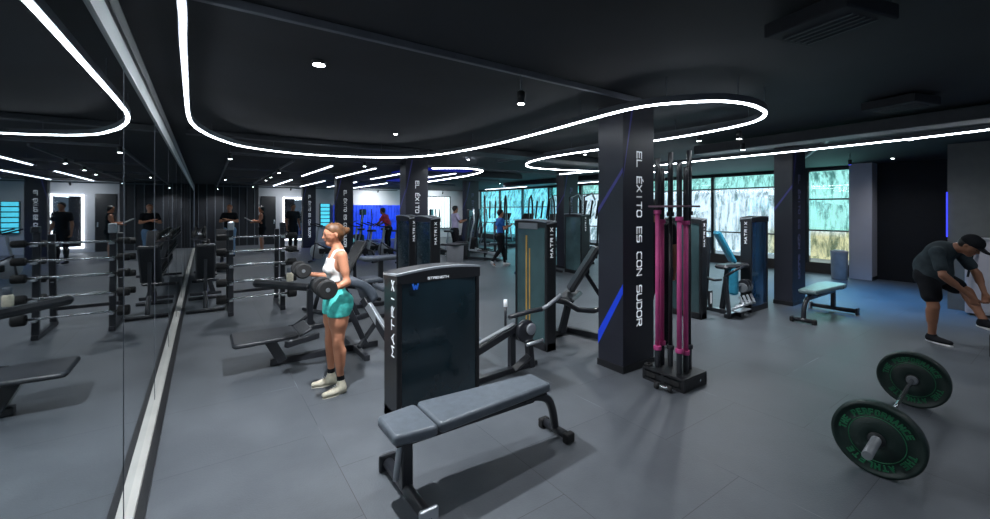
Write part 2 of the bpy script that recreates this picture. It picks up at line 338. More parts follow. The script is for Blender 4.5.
def person(name, label, loc, rz, J, s=1., h=.008, fem=False, skin='skin', hair='hair_black', bun=False, cap=None, tops=(), shoes=('c_black', 'shoe_white'), socks=None, group=None, glasses=False, extra=None, cat='person', shoe_style='trainer'):
    """J: joints in metres for a 1.75 m figure facing +x (left side +y); keys pel waist chest neck head sL sR eL eR wL wR hL hR kL kR aL aR tL tR (toes), hdL hdR, nmL nmR, curl"""
    root = thing(name, label, cat, loc, rz, group)
    g = {k: (V(v)*s if k not in ('curl', 'look', 'up', 'fw', 'hdL', 'hdR', 'nmL', 'nmR', 'thL', 'thR') else v) for k, v in J.items() if k != 'belly'}
    fw = V(J.get('fw', (1, 0, 0))); F1 = [(fw, 1.38)]
    torso = [cone(g['pel']+V((0, .025*s, 0)), g['waist'], .128*s if not fem else .122*s, (.122 if not fem else .095)*s, .05, F1),
             cone(g['pel']-V((0, .025*s, 0)), g['waist'], .128*s if not fem else .122*s, (.122 if not fem else .095)*s, .05, F1),
             cone(g['waist'], g['chest'], (.125 if not fem else .098)*s, (.150 if not fem else .122)*s, .06, F1),
             cone(lerp(g['chest'], g['sL'], .35), lerp(g['chest'], g['sR'], .35), .085*s, .085*s, .06)]
    if fem:
        up = (g['neck']-g['waist']).normalized()
        for sy in (-1, 1): torso.append(cone(g['chest']+fw*.062*s-up*.02*s+V((0, .052*sy*s, 0)), g['chest']+fw*.075*s-up*.025*s+V((0, .052*sy*s, 0)), .052*s, .046*s, .03))
    sh = [cone(g['sL'], g['sR'], .050*s, .050*s, .05), cone(g['chest']+(g['neck']-g['chest'])*.4, g['neck'], .075*s, .056*s, .05)]
    f = .86 if fem else 1.
    belly = J.get('belly', 0)
    if belly: torso.append(cone(lerp(g['pel'], g['waist'], .5)+fw*.05*s, g['waist']+fw*.06*s, belly*s, belly*s, .08))
    legs = []; arms = []; feet = []; sleeves = []
    for q in 'LR':
        H, K, A, T = g['h'+q], g['k'+q], g['a'+q], g['t'+q]; lf = 1.16 if fem else f; dnq = V(J.get('fdn'+q, (0, 0, -1)))
        back = -fw
        legs += [cone(lerp(H, K, -.02), K, .088*s*lf, .055*s*(.98 if fem else 1), .035), cone(lerp(H, K, .1), lerp(H, K, .45), .092*s*lf, .078*s*lf, .04),
                 cone(K, A, .053*s*(.94 if fem else 1), .036*s*f, .02), cone(lerp(K, A, .18)+back*.016*s, lerp(K, A, .48)+back*.012*s, (.060 if fem else .055)*s, .046*s*f, .03)]
        if q+'g' or True: legs.append(cone(H+back*.045*s, H+back*.05*s-V((0, 0, .02*s)), .088*s*lf, .08*s*lf, .04))
        feet += [cone(A, A-V((0, 0, .02*s)), .036*s, .034*s, .02), cone(A+(T-A)*.05+dnq*.035*s, lerp(A, T, .75)+dnq*.040*s, .024*s, .02*s, .02)]
        S, E, W = g['s'+q], g['e'+q], g['w'+q]
        arms += [cone(S, E, .048*s*f, .037*s*f, .03), cone(lerp(S, E, .25), lerp(S, E, .6), .050*s*f, .044*s*f, .03), cone(E, W, .037*s*f, .025*s*f, .02), cone(lerp(E, W, .1), lerp(E, W, .4), .042*s*f, .037*s*f, .02)]
        hd = V(J.get('hd'+q, (W-E))); nm = V(J.get('nm'+q, (1, 0, 0)))
        if h < .011: arms += hand(W, hd, nm, s*.98*f**.5, J.get('curl', .5), (-1 if q == 'L' else 1))
        else: arms += [cone(W, W+hd.normalized()*.09*s, .03*s, .026*s, .02, [(nm, 1.6)]), cone(W+hd.normalized()*.09*s, W+(hd.normalized()+nm.normalized()*.5)*.12*s, .024*s, .018*s, .02)]
    # head
    hd = g['head']; lk = V(J.get('look', (1, 0, 0))).normalized(); hu = V(J.get('up', (0, 0, 1))); hu = (hu-lk*hu.dot(lk)).normalized(); hs = hu.cross(lk)
    P = lambda x, y, z: hd+(lk*x+hs*y+hu*z)*s
    head = [cone(g['neck'], P(-.02, 0, -.06), .054*s*f, .052*s*f, .03), cone(P(-.018, 0, .03), P(.012, 0, .03), .082*s, .078*s, .03, [(hs, 1.12)]),
            cone(P(.02, 0, -.015), P(.045, 0, -.075), .066*s, .034*s, .04, [(hs, 1.05)]), cone(P(.060, 0, -.085), P(.064, 0, -.085), .024*s, .020*s, .02)]
    if h < .011:
        head += [cone(P(.082, 0, .012), P(.104, 0, -.022), .010*s, .013*s, .012), cone(P(.088, -.010, -.027), P(.088, .010, -.027), .009*s, .009*s, .008),
                 cone(P(.078, -.03, .028), P(.078, .03, .028), .012*s, .012*s, .015), cone(P(.080, -.014, -.052), P(.080, .014, -.052), .010*s, .010*s, .010)]
        for y in (-1, 1): head += [cone(P(-.008, .076*y, .012), P(-.014, .083*y, -.012), .017*s, .012*s, .01, [(hs, 1.8)]), cone(P(.055, .036*y, -.02), P(.04, .05*y, -.02), .02*s, .02*s, .02)]
    body = torso+sh+legs+feet+arms+head
    D, lo, ax = field(body, h); nets(D, lo, h, 'body', skin, root)
    def cloth(nm, m, prims, infl, clip=None, hh=h, label=None):
        D, lo, ax = field(prims, hh, pad=.06); D = D-infl
        if clip:
            X, Y, Z = np.meshgrid(*ax, indexing='ij'); D = np.maximum(D, clip(X, Y, Z))
        return nets(D, lo, hh, nm, m, root)
    def cut_arm(t):
        r = []
        for q in 'LR':
            S, E = g['s'+q], g['e'+q]; r += [cone(S, lerp(S, E, t), .054*s*f, (.054-.004*t)*s*f, .03)]
        return r
    up_t = lambda k: g[k].z
    for it in tops:
        k, m = it[0], it[1]
        if k == 'tshirt': cloth('tshirt', m, torso+([cone(g['pel']-V((0, .03*s, .0)), g['pel']+V((0, .03*s, .03*s)), .150*s, .150*s, .05, F1)] if belly else [])+sh[:1]+[cone(g['chest'], lerp(g['chest'], g['neck'], .8), .075*s, .058*s, .05)]+cut_arm(it[2] if len(it) > 2 else .55), .012*s)
        elif k == 'sports_top':
            zl, zh = it[2]*s, it[3]*s; c = g['chest']
            def clip(X, Y, Z):
                base = np.maximum(zl-Z, Z-zh)
                straps = np.maximum(np.abs(np.abs(Y-c.y)-.075*s)-.016*s, Z-(g['neck'].z+.0*s)); return np.maximum(np.maximum(zl-Z, np.minimum(Z-zh, straps)), np.abs(Y-c.y)-.125*s)
            cloth('sports_top', m, torso+sh, .007*s, clip)
        elif k == 'shorts':
            tt = it[2] if len(it) > 2 else .4; pr = torso[:2]+[cone(g['waist'], g['waist'], .1*s, .1*s, .04, F1)]; 
            for q in 'LR':
                H, K = g['h'+q], g['k'+q]; lf = 1.08 if fem else f
                if fem: continue
                pr += [cone(lerp(H, K, -.02), lerp(H, K, tt), .092*s*lf, (.092-.022*tt)*s*lf, .035), cone(H-fw*.045*s, H-fw*.05*s-V((0, 0, .02*s)), .088*s*lf, .08*s*lf, .04)]
            if fem: pr += legs
            zt = it[3]*s if len(it) > 3 else g['waist'].z; inf = it[4] if len(it) > 4 else .012
            zb = lerp(g['hL'], g['kL'], tt).z if fem else -9
            cloth('shorts', m, pr, inf*s, (lambda X, Y, Z: np.maximum(Z-zt, zb-Z)) if zt else None)
        elif k == 'pants':
            pr = torso[:2]+legs; cloth('trousers', m, pr, .010*s, lambda X, Y, Z: np.maximum(Z-g['waist'].z, 0*Z-1))
        elif k == 'tank': cloth('vest_top', m, torso+sh, .010*s, lambda X, Y, Z: np.abs(Y-g['chest'].y)-.14*s)
    for q, nmq in (('L', 'left'), ('R', 'right')):
        A, T, K = g['a'+q], g['t'+q], g['k'+q]; d = (T-A).normalized(); dn = V(J.get('fdn'+q, (0, 0, -1)))
        if socks:
            top = lerp(A, K, .20); cloth('sock', socks, [cone(A, top, .040*s*f, .040*s*f, .01)], .004*s)
        sole = A+dn*.068*s
        pr = [cone(A+dn*.012*s, A+dn*.03*s, .044*s*f, .044*s*f, .02), cone(A+dn*.045*s-d*.018*s, lerp(A, T, .55)+dn*.048*s, .038*s*f, .036*s*f, .03), cone(lerp(A, T, .4)+dn*.045*s, lerp(A, T, 1.)+dn*.032*s, .036*s*f, .030*s*f, .03, [(dn, 1.15)])]
        if shoe_style == 'high': pr.append(cone(A+(K-A).normalized()*.035*s, A+dn*.03*s, .043*s*f, .046*s*f, .02))
        so = cloth('shoe', shoes[0], pr, .004*s, lambda X, Y, Z, A=A, dn=dn: (X-A.x)*dn.x+(Y-A.y)*dn.y+(Z-A.z)*dn.z-.075*s)
        sl = nets(*(lambda D, lo, ax: (D, lo))(*field([cone(A+dn*.078*s-d*.03*s, lerp(A, T, .5)+dn*.078*s, .036*s*f, .036*s*f, .03, [(dn, 2.0)]), cone(lerp(A, T, .4)+dn*.078*s, T+dn*.074*s, .040*s*f, .038*s*f, .03, [(dn, 2.0)])], h)), h, 'sole', shoes[1], so)
    # hair / cap / face
    if hair:
        hp = [cone(P(-.026, 0, .038), P(.006, 0, .045), .088*s, .083*s, .03, [(hs, 1.10)]), cone(P(-.045, 0, -.01), P(-.045, 0, -.045), .066*s, .045*s, .03)]
        if bun: hp += [cone(P(-.125, 0, .030), P(-.140, 0, .035), .036*s, .034*s, .02), cone(P(-.09, 0, .03), P(-.12, 0, .03), .03*s, .025*s, .02)]
        fc = P(.075, 0, -.03); fr = .090*s
        def clip(X, Y, Z):
            x = (X-hd.x)*lk.x+(Y-hd.y)*lk.y+(Z-hd.z)*lk.z; z = (X-hd.x)*hu.x+(Y-hd.y)*hu.y+(Z-hd.z)*hu.z
            y = (X-hd.x)*hs.x+(Y-hd.y)*hs.y+(Z-hd.z)*hs.z
            return np.minimum(np.maximum(x-.06*s-(z-.05*s)*.3, .052*s-z), np.maximum(x-.012*s-(z)*.5, np.maximum(-.01-z, 0*z-1))) if not cap else np.maximum(x+.0*s, -z-.07*s)
        def clip2(X, Y, Z):
            x = ((X-hd.x)*lk.x+(Y-hd.y)*lk.y+(Z-hd.z)*lk.z)/s; z = ((X-hd.x)*hu.x+(Y-hd.y)*hu.y+(Z-hd.z)*hu.z)/s
            return (x-(.005+np.clip(z+.01, -.02, .09)*.85))*s*.8
        cloth('hair', hair, hp, .002*s, clip2)
    if cap:
        cp = cloth('cap', cap, [cone(P(-.02, 0, .045), P(.012, 0, .045), .094*s, .09*s, .03, [(hs, 1.10)])], .003*s, lambda X, Y, Z: .028*s-((X-hd.x)*hu.x+(Y-hd.y)*hu.y+(Z-hd.z)*hu.z))
        D, lo, ax = field([cone(P(.07, 0, .04), P(.135, 0, .03), .07*s, .055*s, .02, [(hu, 5.)])], h*.7); nets(D, lo, h*.7, 'peak', cap, cp)
    if h < .011:
        e = MB()
        for y in (-1, 1): e.sphere(P(.077, .031*y, .008), .0105*s)
        e.out('eyes', 'eye', root)
        e = MB(); e.sphere(P(.089, 0, -.052), .011*s, (.7, 1.7, .6)); e.out('lips', 'lip', root)
    if glasses:
        gm = MB()
        for y in (-1, 1):
            c = P(.094, .033*y, .006); gm.tube([c+(hs*math.cos(t)*.024+hu*math.sin(t)*.018)*s for t in [2*PI*i/16 for i in range(16)]], .0022*s, 6, closed=True)
            gm.tube([P(.094, .056*y, .012), P(.04, .080*y, .014), P(-.01, .084*y, .01)], .002*s, 6)
        gm.tube([P(.096, -.01, .01), P(.096, .01, .01)], .002*s, 6); gm.out('spectacles', 'eye', root)
    return root
def stand(**kw):
    """relaxed standing joints, 1.75 m, facing +x"""
    J = dict(pel=(0, 0, .94), waist=(0, 0, 1.10), chest=(.005, 0, 1.30), neck=(-.005, 0, 1.49), head=(.02, 0, 1.64), sL=(0, .175, 1.43), sR=(0, -.175, 1.43), eL=(-.02, .23, 1.14), eR=(-.02, -.23, 1.14),
             wL=(.04, .25, .89), wR=(.04, -.25, .89), hL=(0, .085, .91), hR=(0, -.085, .91), kL=(.02, .10, .49), kR=(.02, -.10, .49), aL=(0, .11, .09), aR=(0, -.11, .09), tL=(.17, .12, .07), tR=(.17, -.12, .07), nmL=(0, -1, 0), nmR=(0, 1, 0), curl=.4)
    J.update(kw); return J
# ================================================================= the room
XM = -.34; XW = 13.0; YB = 22.0; YF = -3.0; ZC = 2.72; XR = 10.1
struct(MB().box((6.4, 9.5, -.05), (13.8, 25.4, .1)).out('floor', 'floor'))
struct(MB().box((6.4, 9.5, ZC+.06), (13.8, 25.4, .12)).out('ceiling', 'ceil'))
struct(MB().box((XM-.12, 9.5, ZC/2), (.2, 25, ZC)).out('wall_left', 'wall_black'))
# mirror wall: panels 1.65 m wide with thin joints
ys = [2.86+1.65*k for k in range(-3, 12)]
for i in range(len(ys)-1):
    nm = tag(MB().box((XM-.01, (ys[i]+ys[i+1])/2, 1.215), (.02, 1.642, 2.33)).out('mirror_panel', 'mirror'), 'tall wall mirror panel between thin joints on the left wall', 'mirror', 'mirror panels on the left wall')
j = MB(); [j.box((XM+.000, y, 1.215), (.004, .005, 2.33)) for y in ys]; struct(j.out('trim_1', 'track'))
struct(MB().box((XM+.019, 9, .025), (.038, 24, .05)).out('baseboard_left', 'steel'))
struct(MB().box((XM+.060, 9, .010), (.044, 24, .02)).out('trim_2', 'black'))  # dark strip laid for the shadow line along the mirror foot
struct(MB().box((XM+.004, 9, 2.437), (.012, 24, .108)).out('trim_3', 'trim_silver'))
struct(MB().box((XM+.002, 9, 2.51), (.008, 24, .04)).out('trim_4', 'black'))
struct(MB().box((XM+.004, 9, 2.575), (.012, 24, .09)).out('trim_5', 'trim_grey'))
# back wall: black left stretch, grey middle, pale right
bw = MB(); bw.box((.86, YB+.1, ZC/2), (2.4, .2, ZC)); bw.out('wall_back_left', 'wall_black')
for x in [i*.24-.2 for i in range(9)]: pass
pl = MB(); [pl.box((x, YB-.02, ZC/2), (.03, .04, ZC)) for x in [i*.3-.2 for i in range(8)]]; struct(pl.out('trim_6', 'track'))
struct(bpy.data.objects['wall_back_left']); bpy.data.objects['wall_back_left'].name = 'wall_back'
struct(MB().box((3.98, YB+.1, ZC/2), (3.84, .2, ZC)).out('wall_back.001', 'wall_grey'))
struct(MB().box((9.5, YB+.1, ZC/2), (7.2, .2, ZC)).out('wall_back.002', 'wall_light'))
struct(MB().box((2.45, YB-.03, 1.12), (.62, .06, 2.24), bev=.01).out('door_1', 'black'))
d = MB().box((2.68, YB-.07, 1.05), (.03, .06, .18), bev=.008).out('door_handle', 'silver'); d.parent = bpy.data.objects['door_1']
# right wall: low sill, glazing, pale pillar, black end, grey projecting corner
def wallx(name, y0, y1, z0, z1, m, x0=XW, t=.2): return struct(MB().box((x0+t/2, (y0+y1)/2, (z0+z1)/2), (t, abs(y1-y0), z1-z0)).out(name, m))
wallx('wall_right', -3, 3.36, 0, ZC, 'wall_deep', XW+.02)
wallx('wall_right.001', 3.36, YB, 0, .24, 'sill', XW)
wallx('wall_right.002', 3.36, YB, 2.66, ZC, 'wall_black', XW)
wallx('wall_right.003', 4.33, 4.98, .24, 2.66, 'wall_black', XW)
wallx('wall_right.004', 20.4, YB, .24, 2.66, 'wall_light', XW)
struct(MB().box((12.83, 3.15, ZC/2), (.42, .42, ZC), bev=.005).out('wall_right_pillar', 'pillar'))
struct(MB().box((12.83, 2.93, .04), (.44, .02, .08)).out('baseboard_right', 'black'))
struct(MB().box((12.25, -.82, ZC/2), (4.3, 4.44, ZC)).out('wall_right_corner', 'wall_corner'))
struct(MB().box((XR-.008, 1.405, 1.56), (.014, .016, .74), bev=.004).out('trim_7', 'blue_led'))
k = 0
def window(y0, y1, gl, rails, glass_top=None):
    global k; k += 1
    w = MB()
    for y in (y0, y1): w.box((XW+.06, y, 1.45), (.10, .045, 2.42))
    for z in [.25, 2.64]+list(rails): w.box((XW+.06, (y0+y1)/2, z), (.09, abs(y1-y0), .04))
    o = struct(w.out('window_%d' % k, 'frame'))
    zs = [.25]+sorted(rails)+[2.64]
    for a, b, g in zip(zs[:-1], zs[1:], gl):
        MB().box((XW+.08, (y0+y1)/2, (a+b)/2), (.008, abs(y1-y0)-.05, b-a-.04)).out('pane', g, o)
    return o
window(3.38, 4.31, ['glass', 'glass_pale', 'glass_pale'], (1.10, 1.9))
yy = 5.0
while yy < 12.5: window(yy, yy+1.8, ['glass', 'glass', 'glass_pale'], (.95, 2.26)); yy += 1.85
for a in (12.45, 14.4, 16.35, 18.3): window(a+.02, a+1.9, ['glass_teal']*3, (.9, 1.75))
# outside: rock face and ground
hb = MB(); bm = hb.bm; rows = []
for iz in range(17):
    rows.append([bm.verts.new((17.2+iz*.16+.28*math.sin(iy*1.7+iz*.9)+random.uniform(-.12, .12), -2+iy*.8, -.6+iz*.45)) for iy in range(50)])
for a in range(16):
    for b in range(49): bm.faces.new((rows[a][b], rows[a][b+1], rows[a+1][b+1], rows[a+1][b])).smooth = True
struct(hb.out('rock_face', 'hill'))
struct(MB().box((16.4, 15, -.1), (6.4, 36, .1)).out('ground_outside', 'wall_light'))
# pale concrete parapet outside the window, sloping
struct(MB().prism([(4.2, .2), (9.6, .2), (9.6, 1.15), (7.2, 1.95), (6.2, 2.12), (4.2, 1.75)], .15, Matrix(((0, 0, 1, 15.4), (1, 0, 0, 0), (0, 1, 0, 0), (0, 0, 0, 1)))).out('wall_outside', 'hill'))
# ---- columns with the slogan
def stripe(mb, pts): 
    """pts: quad corners in world"""
    bm = mb.bm; bm.faces.new([bm.verts.new(p) for p in pts])
def column(n, x, y, w=.51, dp=.32, txt=True, seed=0):
    c = struct(MB().box((x+w/2, y+dp/2, ZC/2), (w, dp, ZC), bev=.004).out('wall_column_%d' % n, 'column'))
    MB().box((x+w/2, y+dp/2, .035), (w+.02, dp+.02, .07), bev=.003).out('baseboard', 'black', c)
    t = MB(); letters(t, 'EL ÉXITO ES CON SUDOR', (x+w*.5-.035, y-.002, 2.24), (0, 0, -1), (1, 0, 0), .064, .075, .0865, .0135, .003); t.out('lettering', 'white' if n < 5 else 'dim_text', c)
    e = .003
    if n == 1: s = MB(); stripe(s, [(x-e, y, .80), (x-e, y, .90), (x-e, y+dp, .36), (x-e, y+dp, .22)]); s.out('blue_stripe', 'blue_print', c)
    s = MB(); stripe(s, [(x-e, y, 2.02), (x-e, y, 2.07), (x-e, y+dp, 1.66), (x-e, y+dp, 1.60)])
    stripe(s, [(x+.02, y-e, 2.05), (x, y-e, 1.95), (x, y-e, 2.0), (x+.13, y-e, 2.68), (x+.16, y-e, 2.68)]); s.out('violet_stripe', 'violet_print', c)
    return c
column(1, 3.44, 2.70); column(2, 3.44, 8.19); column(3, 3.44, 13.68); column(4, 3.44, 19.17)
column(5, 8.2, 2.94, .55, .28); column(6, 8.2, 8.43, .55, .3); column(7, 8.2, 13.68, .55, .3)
# ---- back wall things
t = thing('lit_wall_mirror', 'tall wall mirror outlined by a white light strip on the grey back wall', 'mirror', (3.52, YB-.01, 0))
MB().box((0, -.02, 1.18), (.78, .02, 1.9)).out('glass_sheet', 'mirror', t)
f = MB(); f.box((-.42, -.03, 1.18), (.05, .04, 2.04)); f.box((.42, -.03, 1.18), (.05, .04, 2.04)); f.box((0, -.03, 2.17), (.84, .04, .05)); f.box((0, -.03, .19), (.84, .04, .05)); f.out('light_strip', 'white_led', t)
t = thing('wall_screen', 'teal lit panel screen beside the blue curtain on the back wall', 'screen', (4.95, YB-.01, 0))
MB().box((0, -.04, 1.35), (.5, .06, 1.15), bev=.01).out('casing', 'black', t)
s = MB(); [s.box((0, -.075, .88+.19*i), (.42, .01, .15)) for i in range(6)]; s.out('display', 'screen', t)
cu = MB(); bm = cu.bm; prev = None
for i in range(140):
    x = 5.35+i*.0265; y = YB-.09+.035*math.sin(i*1.1); a, b = bm.verts.new((x, y, .05)), bm.verts.new((x, y, 1.86))
    if prev: bm.faces.new((prev[0], a, b, prev[1])).smooth = True
    prev = (a, b)
tag(cu.out('stage_curtain', 'blue_wall'), 'bright blue lit curtain hanging along the back wall behind the bikes', 'curtain')
w = MB(); w.box((11.1, YB-.03, 1.45), (1.9, .05, 1.9)); o = struct(w.out('window_20', 'frame'))
s = MB(); [s.box((10.28+i*.18, YB-.07, 1.45), (.14, .02, 1.8)) for i in range(10)]; s.out('blind', mat('blind_white', (.7, .72, .72), .6, emis=(.8, .95, .95), es=.9, var=.2), o)  # slats glow by themselves for the daylight behind them
# ================================================================= ceiling lights
def spline(pts, n=8):
    P = [V(p) for p in pts]; out = []
    for i in range(len(P)-1):
        p0, p1, p2, p3 = P[max(i-1, 0)], P[i], P[i+1], P[min(i+2, len(P)-1)]
        for j in range(n):
            t = j/n; out.append(.5*((2*p1)+(-p0+p2)*t+(2*p0-5*p1+4*p2-p3)*t*t+(-p0+3*p1-3*p2+p3)*t**3))
    out.append(P[-1]); return out
def ribbon(mb, P, w, z0, z1):
    bm = mb.bm; prev = None; N = len(P)
    for i, p in enumerate(P):
        t = (P[min(i+1, N-1)]-P[max(i-1, 0)]); t.z = 0; t.normalize(); s = V((-t.y, t.x, 0))*w/2
        r = [bm.verts.new((p.x+sx*s.x, p.y+sx*s.y, z)) for sx, z in ((-1, z0), (1, z0), (1, z1), (-1, z1))]
        if prev:
            for k in range(4): bm.faces.new((prev[k], prev[(k+1) % 4], r[(k+1) % 4], r[k]))
        else: bm.faces.new(r)
        prev = r
    bm.faces.new(prev[::-1])
ZL = HC+.86
def led(label, px, w=.023, extra0=(), extra1=(), n=8, group=None):
    P = [V(e) for e in extra0]+[G(x, y, ZL) for x, y in px]+[V(e) for e in extra1]; P = spline(P, n)
    t = thing('led_strip_light', label, 'light', (P[0].x, P[0].y, 0)); L = [V((p.x-P[0].x, p.y-P[0].y, 0)) for p in P]
    a = MB(); ribbon(a, L, w+.012, ZL+.001, ZL+.055); a.out('housing', 'track', t)
    a = MB(); ribbon(a, L, w, ZL-.012, ZL); a.out('diffuser', 'led', t)
    for i in range(4, len(L), max(8, n*2)): MB().cyl((L[i].x, L[i].y, ZL+.05), (L[i].x, L[i].y, ZC), .003, 6).out('hanger', 'track', t)
    return t
p0 = G(181, 2, ZL)
led('long curving white led line starting overhead at left and looping beyond the first slogan column', [(181.5, 2), (183, 40), (185.5, 80), (187, 104), (189, 117), (193.5, 124.5), (203, 131.5), (218, 138.5), (243, 146), (290, 152.5), (340, 156), (400, 157), (440, 154), (490, 145), (540, 132.5), (600, 116), (640, 106.5), (680, 102), (720, 100.5), (745, 103), (758, 107), (765.5, 112.5), (759, 119), (740, 125), (700, 133), (660, 139.5), (600, 149), (560, 155), (535, 160), (526, 164.5), (533, 167.5), (560, 169.5), (600, 171), (640, 171.8), (668, 172.2)],
    extra0=[(p0.x-.02, p0.y-2.8, ZL), (p0.x-.01, p0.y-1., ZL)], n=6)
led('straight white led line crossing the right side of the ceiling towards the windows', [(640, 167), (700, 160.5), (780, 152.5), (860, 144), (920, 137.5), (990, 129), (1060, 120)], extra0=[tuple(G(560, 174, ZL))], n=3)
led('distant looping white led line on the ceiling behind the second column', [(432, 168.2), (452, 168), (468, 168.3), (480, 169.8), (482, 171), (476, 173.5), (462, 176.5), (432, 181)], extra1=[tuple(G(405, 184.5, ZL))], w=.036, n=5)
for i, (x, y0, y1) in enumerate([(2.18, 9.05, 12.3), (3.1, 9.05, 12.4), (4.1, 9.4, 12.4), (5.2, 9.2, 12.3), (2.2, 14, 18.1), (3.15, 14, 18.1), (4.15, 14, 18), (5.2, 14, 18), (10.6, 7.5, 10.5), (10.6, 13, 16)]):
    t = thing('tube_light', 'straight white tube light hanging in line with its neighbours in the far ceiling grid', 'light', (x, (y0+y1)/2, 2.55), 0, 'tube lights in the far ceiling')
    MB().box((0, 0, .02), (.07, y1-y0, .04)).out('housing', 'track', t); MB().box((0, 0, -.008), (.036, y1-y0-.02, .016)).out('diffuser', 'tube', t)
    a = MB(); [a.cyl((0, s*(y1-y0)*.4, .04), (0, s*(y1-y0)*.4, ZC-2.55), .004, 6) for s in (-1, 1)]; a.out('hanger', 'track', t)
# rails / tracks
def rail(a, b, lab, w=.035): return tag(MB().bar(a, b, w, w+.01, .003).out('ceiling_track', 'track'), lab, 'track')
rail((XM+.04, 2.5, ZC-.03), (3.44, 2.5, ZC-.03), 'dark ceiling track running from the mirror wall to the first slogan column')
rail((.38, 8.4, 2.6), (.45, 21.5, 2.6), 'long dark ceiling track running away beside the mirror wall')
for y, lab in ((8.4, 'nearest'), (11.6, 'second'), (14.6, 'third'), (17.6, 'fourth'), (20.6, 'farthest')):
    rail((.36, y, 2.6), (8.2, y, 2.6), '%s of the dark ceiling tracks crossing the far end of the hall' % lab)
rail((1.45, 9, 2.6), (1.5, 19, 2.6), 'dark ceiling track carrying a cluster of small spotlights in the far grid')
rail((5.2, 2.3, ZC-.03), (5.3, 7.5, ZC-.03), 'dark ceiling track inside the long led loop')
rail((7.5, 2.2, ZC-.03), (12.6, 4.6, ZC-.03), 'dark ceiling track near the big windows')
# beams, ducts and ceiling units
def beam(c, s, lab, m='duct', rz=0): return tag(MB().box(c, s, rot=rz, bev=.01).out('ceiling_duct', m), lab, 'duct')
a, b = G(700, 151, 2.62), G(1060, 104, 2.62); dd = b-a
tag(MB().bar(a, b, .34, .14, .01).out('ceiling_duct', 'duct'), 'grey ceiling duct running above the straight led line at right', 'duct')
beam((6.2, 6.2, 2.66), (5.2, .5, .1), 'grey ceiling duct behind the long led loop')
beam((6.3, 10.4, 2.64), (3.6, .5, .14), 'grey ceiling duct in the middle of the hall')
beam((10.4, 11, 2.64), (.5, 6, .14), 'grey ceiling duct alongside the far windows')
beam((1.6, 6.9, 2.68), (3.6, .16, .07), 'dark ceiling beam before the far track grid')
for (px, py), lab in (((828, 22), 'dim ceiling air unit near the top right'), ((900, 104), 'dim ceiling air unit above the straight led line')):
    p = G(px, py, 2.66); t = thing('air_unit', lab, 'air conditioner', (p.x, p.y, 2.66), -.25)
    MB().box((0, 0, 0), (.42, .42, .08), bev=.01).out('casing', 'ceil', t)
    a = MB(); [a.box((-.1+i*.05, 0, -.043), (.012, .34, .008)) for i in range(5)]; a.out('grille', 'duct', t)
bpy.context.view_layer.update()
def spot(px, py, lab, z=2.45, drop=True, aim=(.0, 0, -1), r=.032, pos=None, energy=0, ang=150, glow='lamp', blend=1., col=(.92, .96, 1)):
    p = pos if pos is not None else G(px, py, z); p = V(p); t = thing('spotlight', lab, 'spotlight', p); ax = V(aim).normalized()
    MB().lathe([(r*.7, -.10), (r, -.09), (r, 0), (r*.8, -.002)][::-1], axis=ax, n=16).out('lamp_body', 'black', t)
    MB().lathe([(r*.82, -.004), (r*.82, .002)], axis=ax, n=16).out('lens', glow, t)
    a = MB(); a.cyl(-ax*.07, (0, 0, ZC-p.z-.01), .008, 8); a.out('stem', 'track', t)
    if energy:
        l = bpy.data.lights.new('spot_beam', 'SPOT'); l.energy = energy; l.spot_size = math.radians(ang); l.spot_blend = blend; l.shadow_soft_size = .035; l.color = col
        o = bpy.data.objects.new('spot_beam', l); C.objects.link(o); o.parent = t; o.location = ax*.02; o.rotation_euler = ax.to_track_quat('-Z', 'Y').to_euler()
    return t
EN = 110
spot(319, 65, 'glaring round spotlight on the dark ceiling left of the track', 2.695, energy=EN*3.3, r=.05)
spot(521, 104, 'small black spotlight hanging from the track left of the first column', 2.46, energy=EN*.7)
spot(230, 159, 'near spotlight on the track beside the mirror wall', 2.5, energy=EN*.8)
spot(225, 180, 'middle spotlight on the track beside the mirror wall', 2.5, energy=EN*.9)
spot(217.5, 189, 'farthest spotlight on the track beside the mirror wall', 2.5, energy=EN*.7)
for i, (x, y) in enumerate([(279, 173), (271, 177.5), (266, 180.5), (253, 187)]): spot(x, y, '%s of the small spotlights clustered in the far ceiling grid' % ['nearest', 'second', 'third', 'farthest'][i], 2.5, energy=[EN, 0, 0, EN][i])
spot(699, 141, 'round downlight inside the tip of the long led loop', 2.6, energy=EN)
spot(739, 139, 'small spotlight hanging above the windows near the loop tip', 2.5, energy=0)
spot(743, 150, 'lower small spotlight hanging above the windows near the loop tip', 2.5, energy=EN)
spot(364.5, 166.5, 'small spotlight beside the tube lights left of the second column', 2.5, energy=EN)
